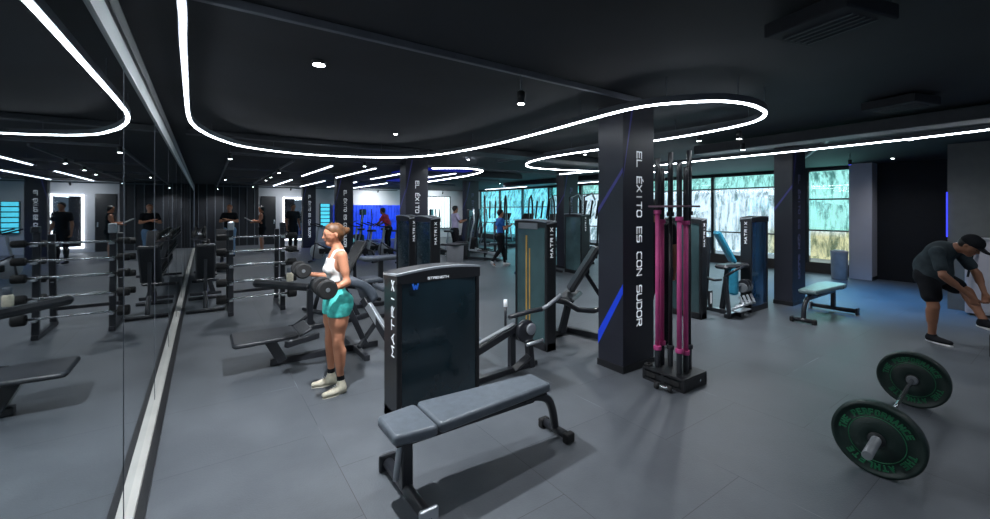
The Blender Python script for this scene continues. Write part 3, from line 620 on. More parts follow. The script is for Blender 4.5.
for (x, y), lab, e in (((3.0, -.5), 'added overhead fill spotlight above the bench', .45), ((6.0, -1.1), 'added overhead fill spotlight above the barbell at right', .9), ((8.8, 1.6), 'added overhead fill spotlight in front of the grey corner', .6), ((6., 5.6), 'added overhead fill spotlight behind the slogan column', 1.2), ((10.2, 7.), 'added overhead fill spotlight near the windows', 1.), ((6.5, 11.), 'added overhead fill spotlight over the middle machines', 1.), ((10., 14.), 'added overhead fill spotlight over the far cardio machines', 1.), ((11.7, 2.4), 'added overhead fill spotlight before the pale pillar', .4), ((7.2, 20.7), 'added overhead fill spotlight before the blue curtain', 1.5), ((3.2, 20.7), 'added overhead fill spotlight before the light framed mirror', .8), ((10.8, 20.6), 'added overhead fill spotlight before the pale blind', 1.6), ((4.6, 7.6), 'added overhead fill spotlight beside the second slogan column', 1.2), ((2.2, 5.6), 'added overhead fill spotlight above the sled bench machine', .8), ((1.2, -1.2), 'added overhead fill spotlight behind the camera', .35)):
    spot(0, 0, lab, pos=(x, y, 2.5 if y > 20 else 2.695), energy=EN*e, aim=(0, .75, -.66) if y > 20 else (0, 0, -1))  # fill spots added to brighten the hall
# coloured washes read off the blue light; lamp heads assumed
spot(0, 0, 'blue wash lamp near the windows at right', pos=(10.2, 2.7, 2.5), energy=460, col=(.03, .38, 1.), ang=105, glow='blue_led')
spot(0, 0, 'blue wash lamp before the blue curtain', pos=(5.6, 18.4, 2.5), energy=200, col=(.08, .15, 1.), ang=150, glow='blue_led')
for x, y in ((5.2, 10.6), (6.3, 14.)):
    tag(MB().box((x, y, 2.69), (1.6, 1.8, .03)).out('blue_ceiling_glow', mat('blue_ceiling', (.01, .02, .3), .6, emis=(.01, .02, .5), es=.35)), 'blue light on the ceiling put in as a glowing sheet between the far tube lights, %s' % ('nearer' if y < 12 else 'farther'), 'ceiling glow')  # blue light on the ceiling, put in as glowing sheets
# daylight from the glazing
for y, e in ((4., 25), (8., 110), (15.5, 150)):
    l = bpy.data.lights.new('daylight', 'AREA'); l.shape = 'RECTANGLE'; l.size = 2.2; l.size_y = {4.: .9, 8.: 6., 15.5: 7.}[y]; l.energy = e; l.color = (.62, .92, 1.)
    o = bpy.data.objects.new('daylight', l); C.objects.link(o); o.location = (XW+.35, y, 1.5); o.rotation_euler = (0, PI/2, 0)
    l.use_shadow = True
w = bpy.data.worlds.new('world'); bpy.context.scene.world = w; w.use_nodes = True
w.node_tree.nodes['Background'].inputs[0].default_value = (.42, .55, .75, 1); w.node_tree.nodes['Background'].inputs[1].default_value = .21
sc = bpy.context.scene; sc.view_settings.view_transform = 'Standard'; sc.view_settings.look = 'None'; sc.view_settings.exposure = 0
# ================================================================= training equipment
def padprof(mb, x0, x1, w0, w1, z, th, r=.035, y=0):
    """a cushion lying flat, tapering from w0 to w1, with rounded corners and edges"""
    bm = mb.bm
    def outline(ins, zz):
        pts = []
        cs = [(x0+r, -w0/2+r, PI, 1.5*PI), (x1-r, -w1/2+r, 1.5*PI, 2*PI), (x1-r, w1/2-r, 0, .5*PI), (x0+r, w0/2-r, .5*PI, PI)]
        for cx, cy, a0, a1 in cs:
            for k in range(6):
                t = a0+(a1-a0)*k/5; pts.append(bm.verts.new((cx+(r-ins)*math.cos(t), y+cy+(r-ins)*math.sin(t), zz)))
        return pts
    L = [outline(.012, z-th), outline(0, z-th+.012), outline(0, z-.020), outline(.005, z-.008), outline(.018, z)]
    for A, B in zip(L[:-1], L[1:]):
        for k in range(len(A)): bm.faces.new((A[k], A[(k+1) % len(A)], B[(k+1) % len(A)], B[k])).smooth = True
    bm.faces.new(L[0][::-1]); bm.faces.new(L[-1]); return mb
def flat_bench(lab, loc, rz, pm='pad'):
    t = thing('flat_bench', lab, 'bench', loc, rz)
    padprof(MB(), -.60, -.335, .30, .345, .455, .062).out('seat_pad', pm, t)
    padprof(MB(), -.328, .60, .345, .235, .462, .062, .03).out('back_pad', pm, t)
    a = MB(); a.box((-.465, 0, .387), (.23, .26, .012)); a.box((.13, 0, .392), (.86, .22, .012)); a.out('pad_board', 'rubber', t)
    MB().bar((-.47, 0, .345), (.52, 0, .345), .05, .075).out('beam', 'frame', t)
    MB().bar((-.47, 0, .06), (-.47, 0, .37), .07, .055).out('post', 'frame', t)
    MB().cyl((-.535, .0, .12), (-.50, 0, .38), .018).out('adjuster_tube', 'silver', t)
    MB().tube([(-.47, -.29, .055), (-.47, .29, .055)], .034, 12).out('cross_foot', 'frame', t)
    for s in (-1, 1):
        e = MB().box((-.47, s*.305, .055), (.115, .03, .11), bev=.012).out('foot_plate', 'silver' if s < 0 else 'frame', t); MB().cyl((-.47, s*.32, .055), (-.47, s*.326, .055), .012).out('bolt', 'chrome', e)
    P = spline([(.42, 0, .345), (.56, 0, .335), (.665, 0, .285), (.715, 0, .19), (.74, 0, .055)], 5); MB().tube([tuple(p) for p in P], .032, 10).out('curved_leg', 'frame', t)
    MB().tube([(.75, -.13, .042), (.75, .13, .042)], .03, 12).out('front_foot', 'frame', t)
    for s in (-1, 1): MB().box((.75, s*.135, .036), (.085, .05, .072), bev=.012).out('rubber_foot', 'rubber', t)
    return t
flat_bench('grey padded flat bench standing alone in the foreground before the wide weight tower', (1.40, 2.26, 0), 0).scale = (.955, .97, .97)
flat_bench('grey padded flat bench standing in the blue light before the dark slogan column at right', (7.87, 2.42, 0), PI, 'pad_blue_lit')
def tower(root, L, dp, H, arch=.03, shroud='teal', lab=None, strip=False, emblem=False, o=(0, 0)):
    """weight stack tower: body along local x from 0 to L, depth 0..dp, word on the x=0 end"""
    ox, oy = o; q = MB()
    q.box((ox+.022, oy+dp/2, H/2-.04), (.044, dp, H-.08), bev=.012); q.box((ox+L-.018, oy+dp/2, H/2-.04), (.036, dp, H-.08), bev=.012); q.box((ox+L/2, oy+dp/2, .05), (L, dp, .10), bev=.01)
    fr = q.out('tower_frame', 'black', root)
    s = MB(); n = 10; lo = .045; hi = L-.038
    fr_ = [(ox+lo+(hi-lo)*i/n, oy+.012-.016*math.sin(PI*i/n)) for i in range(n+1)]; bk = [(ox+lo+(hi-lo)*i/n, oy+dp-.012+.016*math.sin(PI*i/n)) for i in range(n, -1, -1)]
    s.prism(fr_+bk, H-.17, Matrix.Translation((0, 0, .09))); s.out('shroud', shroud, root)
    zt = lambda x: H-.035+arch*math.sin(PI*min(max(x/L, 0), 1)*.85)
    c = MB(); pts = [(ox, H-.10), (ox+L, H-.10)]+[(ox+L*(1-i/12), zt(L*(1-i/12))) for i in range(13)]
    mx = Matrix(((1, 0, 0, 0), (0, 0, 1, oy-.004), (0, 1, 0, 0), (0, 0, 0, 1))); c.prism(pts, dp+.008, mx); c.out('top_cap', 'black', root)
    r = MB(); P = [V((ox+L*i/12, 0, zt(L*i/12)+.004)) for i in range(13)]
    for yy_ in (oy+.010,)+((oy+dp-.010,) if L < .7 else ()):
        for a, b in zip(P[:-1], P[1:]): r.bar((a.x, yy_, a.z), (b.x+.002, yy_, b.z), .030, .016, 0, up=V((0, 0, 1)))
    r.bar((P[0].x+.01, oy, P[0].z), (P[0].x+.01, oy+dp, P[0].z-.02), .03, .016, 0)
    r.out('silver_rim', 'silver', root)
    w = MB()
    if L > .7: ch, z0, pit, lw = .050, .52, .101, .072
    else: ch, z0, pit, lw = .036, H-.44, .060, .041
    letters(w, 'MATRIX', (ox-.002, oy+dp*.5-ch*.5-(.06 if L > .7 else 0), z0), (0, 0, 1), (0, 1, 0), lw, ch, pit, .009 if L > .7 else .007, .003); w.out('lettering', 'white', root)
    if emblem:
        e = MB(); letters(e, 'W', (ox+L*.17, oy-.008, H-.145), (1, 0, 0), (0, 0, 1), .042, .034, .05, .013, .003); e.out('blue_emblem', 'emblem', root)
        e = MB(); letters(e, 'STRENGTH'.replace('G', 'G'), (ox+L*.34, oy-.010, H-.082), (1, 0, 0), (0, 0, 1), .017, .016, .0235, .0042, .002); e.out('small_lettering', 'white', root)
    if strip:
        MB().box((ox+L*.60, oy+dp+.008, H*.52), (.022, .006, H*.70)).out('number_strip', 'yellow', root); MB().box((ox+L*.50, oy+dp+.008, H*.47), (.016, .006, H*.60)).out('number_strip', 'yellow', root)
        MB().box((ox+L*.55, oy+dp+.012, H-.085), (L*.6, .01, .07), bev=.003).out('silver_plate', 'rim', root)
def disc(mb, c, ax, r, th): 
    ax = V(ax).normalized(); return mb.lathe([(r*.9, -th/2), (r, -th/2+.006), (r, th/2-.006), (r*.9, th/2), (r*.35, th/2-.004)], c, ax, 24)
# --- A: wide tower machine in front
t = thing('weight_stack_machine', 'wide dark teal weight tower with arched silver top behind the foreground bench', 'gym machine', (1.19, 3.0, 0))
tower(t, .74, .28, 1.18, .035, 'teal', emblem=True)
MB().bar((.74, .2, .33), (1.45, .42, .43), .07, .07).out('main_beam', 'frame', t)
MB().bar((.76, .2, .40), (1.42, .41, .475), .045, .02).out('rail_cover', 'silver', t)
MB().bar((1.40, .42, 0), (1.40, .42, .46), .06, .07).out('post', 'frame', t)
MB().bar((1.62, .38, 0), (1.58, .38, .36), .06, .08).out('post', 'frame', t)
q = disc(MB(), (1.52, .34, .40), (0, -1, 0), .115, .05).out('cam_disc', 'frame', t); disc(MB(), (1.56, .30, .42), (0, -1, 0), .06, .02).out('hub', 'silver', q)
MB().tube([(1.35, .40, .55), (1.60, .36, .585), (1.72, .32, .60)], .024).out('lever', 'frame', t); MB().tube([(1.72, .32, .60), (1.78, .3, .63), (1.92, .24, .74)], .020).out('handle', 'silver', t)
q = MB().tube([(1.32, .42, .46), (1.32, .42, .66)], .014).out('pin', 'frame', t); MB().tube([(1.32, .42, .66), (1.32, .42, .73)], .02).out('grip', 'white', q)
MB().tube([(1.50, .30, .27), (1.70, .28, .29)], .018).out('foot_handle', 'silver', t)
MB().box((.98, .72, .30), (.34, .34, .07), bev=.03).out('seat', 'pad_mid', t); MB().bar((.98, .72, .02), (.98, .72, .27), .06, .06).out('seat_post', 'frame', t)
MB().bar((.5, .30, .03), (1.7, .40, .03), .07, .05).out('floor_beam', 'frame', t); MB().bar((.98, .35, .03), (.98, .95, .03), .07, .05).out('floor_beam', 'frame', t)
MB().bar((1.30, .25, .08), (1.45, .2, .20), .12, .02).out('foot_plate', 'frame', t)
# --- B: narrow tall tower, seat at its right
t = thing('weight_stack_machine', 'tall narrow weight tower with ochre number strips and a black slanted seat beside it', 'gym machine', (3.38, 3.6, 0), PI/2)
tower(t, .60, .15, 1.53, .02, 'teal_lit', strip=True)
L = lambda x, y, z: (y-3.6, 3.38-x, z)      # world to this machine's frame
MB().bar(L(3.92, 3.93, .58), L(4.22, 3.72, 1.16), .26, .075, .03, up=V((0, 0, 1))).out('back_pad', 'pad_dark', t)
MB().bar(L(3.70, 3.80, .50), L(4.10, 4.02, .53), .24, .07, .03).out('seat', 'pad_dark', t)
MB().tube([L(3.42, 3.68, .57), L(3.6, 3.66, .52), L(3.75, 3.62, .42), L(3.95, 3.55, .39), L(4.3, 3.5, .44)], .034).out('curved_arm', 'frame', t)
MB().bar(L(3.92, 3.92, .5), L(3.80, 3.95, .05), .07, .08).out('seat_post', 'frame', t)
MB().bar(L(4.1, 3.9, .9), L(4.35, 3.75, .45), .05, .05).out('brace', 'frame', t)
MB().tube([L(4.2, 3.6, 1.05), L(4.35, 3.45, .95), L(4.3, 3.4, .8)], .018).out('handle', 'frame', t)
MB().bar(L(3.42, 3.95, .04), L(4.0, 4.06, .04), .08, .07).out('floor_beam', 'frame', t); MB().bar(L(4.0, 4.06, .04), L(4.15, 3.42, .04), .07, .07).out('floor_beam', 'frame', t)
# --- towers around the second column
for lab, x, y in (('dark weight tower with silver cap, right of the pair behind the wide tower', 3.06, 5.9), ('dark weight tower with silver cap, left of the pair before the second slogan column', 3.05, 6.7)):
    t = thing('weight_stack_machine', lab, 'gym machine', (x, y, 0), PI/2); tower(t, .60, .17, 1.54, .03, 'teal')
    MB().box((.3, .75, .46), (.4, .34, .07), bev=.03).out('seat', 'pad_mid', t); MB().bar((.3, .75, 0), (.3, .75, .43), .07, .07).out('seat_post', 'frame', t); MB().bar((.3, .12, .035), (.3, 1.0, .035), .08, .06).out('floor_beam', 'frame', t)
# --- towers at right
t = thing('weight_stack_machine', 'teal lit weight tower just right of the pink bars', 'gym machine', (6.21, 3.34, 0), PI/2); tower(t, .60, .15, 1.53, .02, 'teal_lit')
MB().tube([(-.03, .05, .62), (-.12, .02, .60), (-.16, -.1, .6)], .02).out('handle', 'frame', t); MB().box((-.05, .0, .3), (.02, .1, .26), bev=.005).out('plate_guard', 'frame', t); MB().box((-.062, .0, .32), (.004, .03, .16)).out('white_tag', 'white', t)
t = thing('weight_stack_machine', 'blue lit weight tower with blue slanted pad standing left of the dark column at right', 'gym machine', (7.13, 3.12, 0)); tower(t, .60, .17, 1.54, .02, 'blue_ac')
MB().bar((-.24, .16, .80), (-.42, .34, 1.30), .24, .07, .03).out('back_pad', 'pad_blue', t)
MB().box((-.36, .10, .52), (.13, .12, .42), bev=.04).out('leg_pad', 'pad_blue', t); MB().bar((-.02, .10, .76), (-.50, .25, .74), .24, .07, .03).out('seat', 'pad_dark', t)
MB().bar((-.22, .35, 0), (-.22, .25, .74), .07, .07).out('seat_post', 'frame', t); MB().bar((-.47, .50, .05), (-.45, .44, 1.2), .06, .06).out('back_post', 'frame', t)
MB().bar((0, .1, .04), (-.68, .05, .04), .08, .06).out('floor_beam', 'frame', t); MB().bar((-.4, -.05, .04), (-.4, .55, .04), .08, .06).out('floor_beam', 'frame', t)
for i in range(5): disc(MB(), (-.06-.045*i, .03, .42+.05*(i % 2)), (1, .3, 0), .075, .025).out('weight_plate', 'frame' if i % 2 else 'rim', t)
MB().tube([(-.0, .03, .45), (-.34, .05, .45)], .014).out('plate_bar', 'chrome', t)
for i in range(4): MB().tube([(-.62+.12*i, .0, .14+.03*i), (-.48+.12*i, -.10, .20), (-.38+.12*i, .0, .30)], .02).out('linkage', 'silver', t)
MB().box((-.45, -.02, .12), (.36, .2, .02), bev=.005).out('foot_plate', 'silver', t); MB().bar((-.66, .02, .05), (-.62, .10, .62), .05, .05).out('side_post', 'frame', t)
MB().tube([(-.62, .10, .62), (-.60, -.02, .72), (-.45, -.08, .78)], .02).out('handle', 'frame', t)
t = thing('weight_stack_machine', 'far weight tower seen in the gap left of the first slogan column', 'gym machine', (8.05, 7.35, 0), PI/2); tower(t, .60, .30, 1.54, .02, 'teal_lit')
for s in (0, 1): MB().tube([(-.1+.5*s, .3, 1.5), (-.1+.5*s, .3, 1.95), (.0+.5*s, -.1, 2.05), (.1+.5*s, -.3, 1.9)], .025).out('curved_arm', 'frame', t)
# --- C: long low machine behind the woman (footplate, floor rail, big cushion)
t = thing('sled_bench_machine', 'long low machine behind the woman with a flat foot platform and a rounded grey cushion', 'gym machine', (1.1, 4.95, 0))
L = lambda x, y, z: (x-1.1, y-4.95, z)
padprof(MB(), -.88, -.28, .50, .42, .345, .045, .05).out('foot_platform', 'pad_dark', t)
MB().bar((-.28, 0, .32), (-.16, 0, .38), .42, .03, .01).out('platform_lip', 'pad_dark', t)
MB().bar((-.55, 0, .30), (-.42, 0, .05), .16, .10).out('platform_post', 'frame', t)
MB().bar((-.53, .02, .035), (.62, .02, .035), .07, .07).out('floor_rail', 'frame', t); MB().bar((-.30, .55, .035), (.1, .75, .035), .07, .07).out('floor_beam', 'frame', t); MB().bar((.35, -.45, .035), (.35, .4, .035), .06, .06).out('floor_beam', 'frame', t)
P = [(.14+.052*i, .0, .86-.0033*i*i+.004*i) for i in range(9)]
c = MB(); bm = c.bm; prev = None
for i in range(11):
    a = -.35+1.75*i/10; x = .18+.40*math.sin(max(a, -.3))*.9; z = .60+.27*math.cos(a)
    r = [bm.verts.new((x+dx, y, z+dz)) for y, dx, dz in ((-.27, 0, -.01), (-.25, 0, .012), (.25, 0, .012), (.27, 0, -.01), (.25, -.06*math.sin(a), -.07), (-.25, -.06*math.sin(a), -.07))]
    if prev:
        for k in range(6): bm.faces.new((prev[k], prev[(k+1) % 6], r[(k+1) % 6], r[k])).smooth = True
    else: bm.faces.new(r)
    prev = r
bm.faces.new(prev[::-1]); c.out('curved_cushion', 'pad_mid', t)
MB().bar((.40, -.15, .62), (.62, -.62, .08), .05, .09).out('slanted_leg', 'frame', t); MB().bar((.432, -.225, .56), (.545, -.465, .285), .045, .095, .003).out('white_decal', 'silver', t)
MB().bar((.30, .1, .66), (.12, .1, .05), .07, .07).out('front_leg', 'frame', t); MB().bar((.05, .1, .30), (.5, -.2, .45), .05, .05).out('brace', 'frame', t)
q = MB().tube([(.45, -.75, .30), (.62, -.80, .26), (.70, -.84, .22)], .026).out('lever', 'frame', t); disc(MB(), (.46, -.8, .33), (0, -1, 0), .045, .04).out('knob', 'silver', q); disc(MB(), (.56, -.86, .17), (.3, -1, 0), .05, .05).out('roller', 'silver', q)
MB().bar((.62, -.80, .05), (.60, -.78, .35), .06, .05).out('lever_post', 'frame', t)
MB().bar((.22, -.2, .55), (.40, -.25, .12), .05, .06).out('brace', 'frame', t); MB().bar((.30, -.3, .12), (.62, -.1, .38), .04, .05).out('brace', 'frame', t)
# --- D: black arm bench left of the woman
t = thing('arm_pad_bench', 'black padded bench with a long narrow arm pad between barbell rack and woman', 'gym machine', (1.2, 6.2, 0))
MB().bar((-.62, .62, .60), (.02, .05, .56), .13, .10, .035).out('long_pad', 'pad_dark', t)
MB().bar((0, 0, .04), (0, 0, .55), .075, .075).out('post', 'frame', t)
MB().tube([(-.24, .12, .03), (-.18, .06, .05), (0, 0, .20), (.05, 0, .04)], .03).out('curved_foot', 'frame', t)
MB().bar((-.15, -.1, .035), (.8, .12, .035), .08, .06).out('floor_beam', 'frame', t)
MB().tube([(0, 0, .52), (.05, 0, .64), (.16, .02, .70), (.30, .05, .66)], .045).out('curved_neck', 'frame', t)
MB().bar((.25, .05, .70), (.5, .12, .95), .30, .08, .03).out('back_pad', 'pad_mid', t); MB().bar((.7, .12, .04), (.35, .08, .8), .06, .06).out('rear_post', 'frame', t)
b = thing('drink_bottle', 'cream bottle with dark cap standing on the long black arm pad', 'bottle', (.98, 6.40, .645))
MB().lathe([(.040, 0), (.045, .01), (.045, .10), (.036, .125)], n=16).out('bottle_body', 'shoe_cream', b); MB().lathe([(.036, .125), (.038, .13), (.038, .19), (.03, .20)], n=16).out('cap', 'pad_mid', b)
# --- E: fixed barbell rack
rk = thing('barbell_rack', 'black upright rack holding fixed barbells near the mirror wall', 'rack', (.70, 7.62, 0)); MB().box((-.36, .02, 1.39), (.085, .10, .13), bev=.015).out('white_cap', 'silver', rk); MB().box((.36, .02, 1.39), (.085, .10, .08), bev=.015).out('black_cap', 'frame', rk)
for x in (-.36, .36): MB().bar((x, 0, 0), (x, .06, 1.42), .07, .06).out('front_upright', 'frame', rk); MB().bar((x, .78, 0), (x, .68, 1.30), .07, .06).out('rear_upright', 'frame', rk); MB().bar((x, -.05, .035), (x, .85, .035), .07, .06).out('floor_beam', 'frame', rk)
MB().bar((-.36, .72, .25), (.36, .72, .25), .05, .05).out('cross_bar', 'frame', rk)
hz = (1.22, 1.0, .79, .53, .28)
for x in (-.36, .36):
    for i, z in enumerate(hz): MB().box((x, -.075, z-.03), (.05, .10, .022), bev=.003).out('hook', 'silver', rk)
def fixed_barbell(lab, x, y, z, r):
    t = thing('fixed_barbell', lab, 'barbell', (x, y, z))
    MB().tube([(-.50, 0, 0), (.50, 0, 0)], .0145, 12).out('shaft', 'chrome', t)
    for s in (-1, 1): MB().lathe([(r*.85, s*.42), (r, s*.435), (r, s*.535), (r*.85, s*.55)], axis=(1, 0, 0), n=20).out('weight_head', 'rubber', t)
    return t
nm = ['top', 'second from top', 'middle', 'second from bottom', 'bottom']
for i, z in enumerate(hz): fixed_barbell('chrome fixed barbell on the front side of the rack, %s level' % nm[i], .70, 7.62-.085+.0*z, z, (.045, .05, .055, .06, .07)[i])
for i, z in enumerate((1.16, .92, .66, .40)): fixed_barbell('chrome fixed barbell on the rear side of the rack, %s level' % ['top', 'second', 'third', 'lowest'][i], .74, 8.52-.05*i*0, z, .05)
for x in (-.36, .36):
    for z in (1.16, .92, .66, .40): MB().bar((x, .70, z-.032), (x, .95, z-.032), .04, .022).out('hook', 'silver', rk)
# --- F: dumbbell rack with dumbbells along the mirror
dr = thing('dumbbell_rack', 'three tier black dumbbell rack standing against the mirror wall', 'rack', (-.02, 11.5, 0))
for y in (-1.7, 0, 1.7): MB().bar((.18, y, 0), (-.12, y, 1.12), .06, .08).out('upright', 'frame', dr); MB().bar((-.2, y, .03), (.3, y, .03), .07, .05).out('floor_foot', 'frame', dr)
tiers = [(.10, .42), (.02, .75), (-.06, 1.08)]
for x, z in tiers: MB().box((x, 0, z-.02), (.26, 3.6, .02), rot=Matrix.Rotation(.12, 4, 'Y')).out('shelf', 'frame', dr)
dbp = None
def dumbbell(name, lab, loc, r, L, group=None, rz=0.):
    t = thing(name, lab, 'dumbbell', loc, rz, group)
    MB().tube([(-L*.5, 0, 0), (0, 0, 0), (L*.5, 0, 0)], .016, 10).out('handle', 'chrome', t)
    for s in (-1, 1):
        h = MB().lathe([(r*.82, s*L*.28), (r, s*(L*.28+.012)), (r, s*(L*.5-.012)), (r*.82, s*L*.5)], axis=(1, 0, 0), n=20).out('weight_head', 'rubber', t)
        MB().lathe([(r*.22, s*L*.5), (r*.20, s*(L*.5+.003))], axis=(1, 0, 0), n=16).out('grey_cap', 'rim', h)
    return t
for ti, (x, z) in enumerate(tiers):
    for i in range(12):
        loc = (x-.02, 11.5-1.6+i*.29, z+.065); g = 'dumbbells on the %s tier of the rack by the mirror' % ['lowest', 'middle', 'upper'][ti]; lb = 'black dumbbell with silver end caps on the %s tier of the rack' % ['lowest', 'middle', 'upper'][ti]
        if dbp is None: dbp = dumbbell('dumbbell', lb, loc, .065, .24, g)
        else: dup(dbp, loc, 0, lb, g)
# --- incline benches
def incline(lab, loc, rz, pm='pad_dark'):
    t = thing('incline_bench', lab, 'bench', loc, rz)
    MB().bar((-.45, 0, .44), (-.08, 0, .42), .28, .06, .025).out('seat_pad', pm, t); MB().bar((-.02, 0, .45), (.45, 0, 1.08), .28, .065, .025).out('back_pad', pm, t)
    MB().tube([(-.5, 0, .05), (-.42, 0, .3), (-.2, 0, .37), (.2, 0, .30), (.5, 0, .22), (.62, 0, .05)], .032).out('curved_frame', 'frame', t)
    for x in (-.52, .64): MB().tube([(x, -.25, .035), (x, .25, .035)], .03).out('cross_foot', 'frame', t)
    MB().bar((.3, 0, .28), (.28, 0, .82), .04, .05).out('support', 'frame', t); return t
incline('black incline bench nearest the mirror wall left of the barbell rack', (.02, 8.75, 0), -PI/2)
incline('black incline bench beside the mirror wall before the dumbbell rack end', (.40, 13.6, 0), PI/2)
incline('black incline bench behind the arm pad bench and the woman', (1.9, 7.3, 0), .4, 'pad_dark')
incline('dark incline bench seen right of the tall tower before the far windows', (7.1, 8.15, 0), PI, 'pad_mid')
t = thing('padded_stand', 'grey square topped padded stand in the middle distance right of the woman', 'bench', (3.05, 8.6, 0))
padprof(MB(), -.42, .42, .5, .4, .66, .07, .1).out('pad', 'pad', t); MB().bar((0, 0, .03), (0, 0, .6), .09, .09).out('post', 'frame', t); MB().bar((-.35, 0, .03), (.35, 0, .03), .08, .06).out('floor_beam', 'frame', t); MB().bar((0, -.3, .03), (0, .3, .03), .08, .06).out('floor_beam', 'frame', t)
# --- G: upright bar holder with pink bars
t = thing('bar_holder', 'low black box holder carrying upright pink and black bars beside the first column', 'rack', (3.70, 2.31, 0))
w = MB(); w.box((0, 0, .112), (.38, .43, .022), bev=.004); w.box((0, 0, .012), (.38, .43, .024), bev=.004)
for x in (-.18, .18):
    for y in (-.2, 0, .2): w.box((x, y, .06), (.02, .03, .09))
for y in (-.205, .205): w.box((0, y, .06), (.36, .012, .09))
w.box((-.184, 0, .062), (.006, .42, .05)); w.out('holder_box', 'black', t)
for y in (-.12, .12): MB().box((-.19, y, .062), (.008, .10, .04), bev=.002).out('dark_slot', 'rubber', t)
MB().cyl((.08, -.212, .062), (.08, -.218, .062), .012).out('bolt', 'chrome', t)
spots = [(3.60, 2.42, 1, 2.14), (3.685, 2.43, 1, 2.05), (3.72, 2.36, 0, 2.20), (3.61, 2.20, 1, 2.08), (3.70, 2.19, 1, 2.04), (3.805, 2.22, 0, 2.21)]
for i, (x, y, pk, top) in enumerate(spots):
    b = thing('upright_bar', ['pink coated bar at the rear left hole of the low holder', 'pink coated bar at the rear middle hole of the low holder', 'tall black bar in the middle of the upright pink bars', 'pink coated bar at the front left hole of the low holder', 'pink coated bar at the front middle hole of the low holder', 'tall black bar at the right end of the upright pink bars'][i], 'barbell', (x, y, .127))
    H = top-.127; z1 = .34-.127-(.0 if i % 2 else .03); z2 = H-.52 if pk else H-.6
    MB().tube([(0, 0, z1), (0, 0, z2)], .022 if pk else .019, 14).out('shaft', 'pink' if pk else 'black', b)
    for a, c in ((0, z1-.02), (z2+.02, H)): MB().lathe([(.023, a), (.025, a+.004), (.025, c-.004), (.022, c)], n=18).out('sleeve', 'frame', b)
    for a in (z1, z2): MB().lathe([(.034, a-.02), (.036, a-.016), (.036, a+.016), (.034, a+.02)], n=18).out('collar', 'pink' if pk else 'frame', b)
c = MB(); c.box((3.70, 2.31, 1.675), (.33, .34, .018), bev=.004); tag(c.out('guide_plate', mat('dusty_pink_plate', (.18, .10, .14), .5)), 'thin flat guide plate joining the upright bars near their tops', 'guide plate')
k = G(656, 389); t = dumbbell('small_dumbbell', 'small black dumbbell lying on the floor against the low bar holder', (3.42, 2.24, .032), .031, .16, rz=1.8)
k = thing('bar_collar_clip', 'small black clip lying on top of the low bar holder at left', 'clip', (3.56, 2.49, .125)); MB().tube([(.03*math.cos(a*.5), .03*math.sin(a*.5), .012) for a in range(12)], .010, 8).out('ring', 'rubber', k); MB().bar((.03, 0, .012), (.06, .01, .012), .015, .015).out('lever', 'rubber', k)
# --- H: loaded barbell
ax = V((1.44, .10, 0)); c0 = V((3.44, .775, .225)); rz = math.atan2(ax.y, ax.x)
b = thing('barbell', 'chrome barbell lying on the floor at right between two dark green plates', 'barbell', (c0.x, c0.y, .225), rz)
MB().tube([(.05, 0, 0), (1.40, 0, 0)], .0145, 14).out('shaft', 'chrome', b)
for s, x in ((-1, 0), (1, 1.44)): MB().lathe([(.024, x+s*.30), (.026, x+s*.295), (.026, x-s*.035), (.038, x-s*.036), (.038, x-s*.05), (.03, x-s*.06)], axis=(1, 0, 0), n=24).out('sleeve', 'rim', b)
def arc_text(mb, txt, R, a0, a1, ch, x, s):
    n = len(txt)
    for i, c in enumerate(txt):
        a = a0+(a1-a0)*(i+.5)/n; up = V((0, math.cos(a), math.sin(a))); u = V((0, -math.sin(a), math.cos(a)))*(-1 if s > 0 else 1)
        cw = abs(a1-a0)*R/n*.62; letters(mb, c, V((x, 0, 0))+up*R-u*cw/2, u, up, cw, ch, cw, .0085, .003)
def bumper(lab, x):
    t = thing('bumper_plate', lab, 'weight plate', (c0+ax.normalized()*x), rz); th = .075
    prof = [(.045, -th/2+.006), (.055, -th/2), (.13, -th/2+.004), (.135, -th/2+.010), (.200, -th/2+.010), (.206, -th/2), (.218, -th/2), (.225, -th/2+.010), (.225, th/2-.010), (.218, th/2), (.206, th/2), (.200, th/2-.010), (.135, th/2-.010), (.13, th/2-.004), (.055, th/2), (.045, th/2-.006)]
    MB().lathe(prof, axis=(1, 0, 0), n=64).out('plate_body', 'plate', t)
    q = MB().lathe([(.027, -th/2-.004), (.042, -th/2-.004), (.044, -th/2), (.044, th/2), (.042, th/2+.004), (.027, th/2+.004)], axis=(1, 0, 0), n=32).out('hub_ring', 'plate_hub', t)
    for s in (-1, 1):
        w = MB(); X = s*(th/2-.006)
        A = (lambda a: a) if s < 0 else (lambda a: PI-a)
        arc_text(w, 'THE PERFORMANCE', .150, A(PI*.02), A(PI*.88), .030, X, s); arc_text(w, 'THE ATHLETE', .150, A(PI*1.05), A(PI*1.80), .030, X, s)
        w.out('raised_lettering', 'plate_txt', t)
        w = MB(); w.tube([(X*1.0, .135*math.cos(a*PI/24), .135*math.sin(a*PI/24)) for a in range(48)], .0025, 5, closed=True); w.out('ring_line', 'plate_txt', t)
bumper('near dark green rubber plate with green lettering on the barbell at right', 0); bumper('far dark green rubber plate with green lettering on the barbell at right', 1.44)
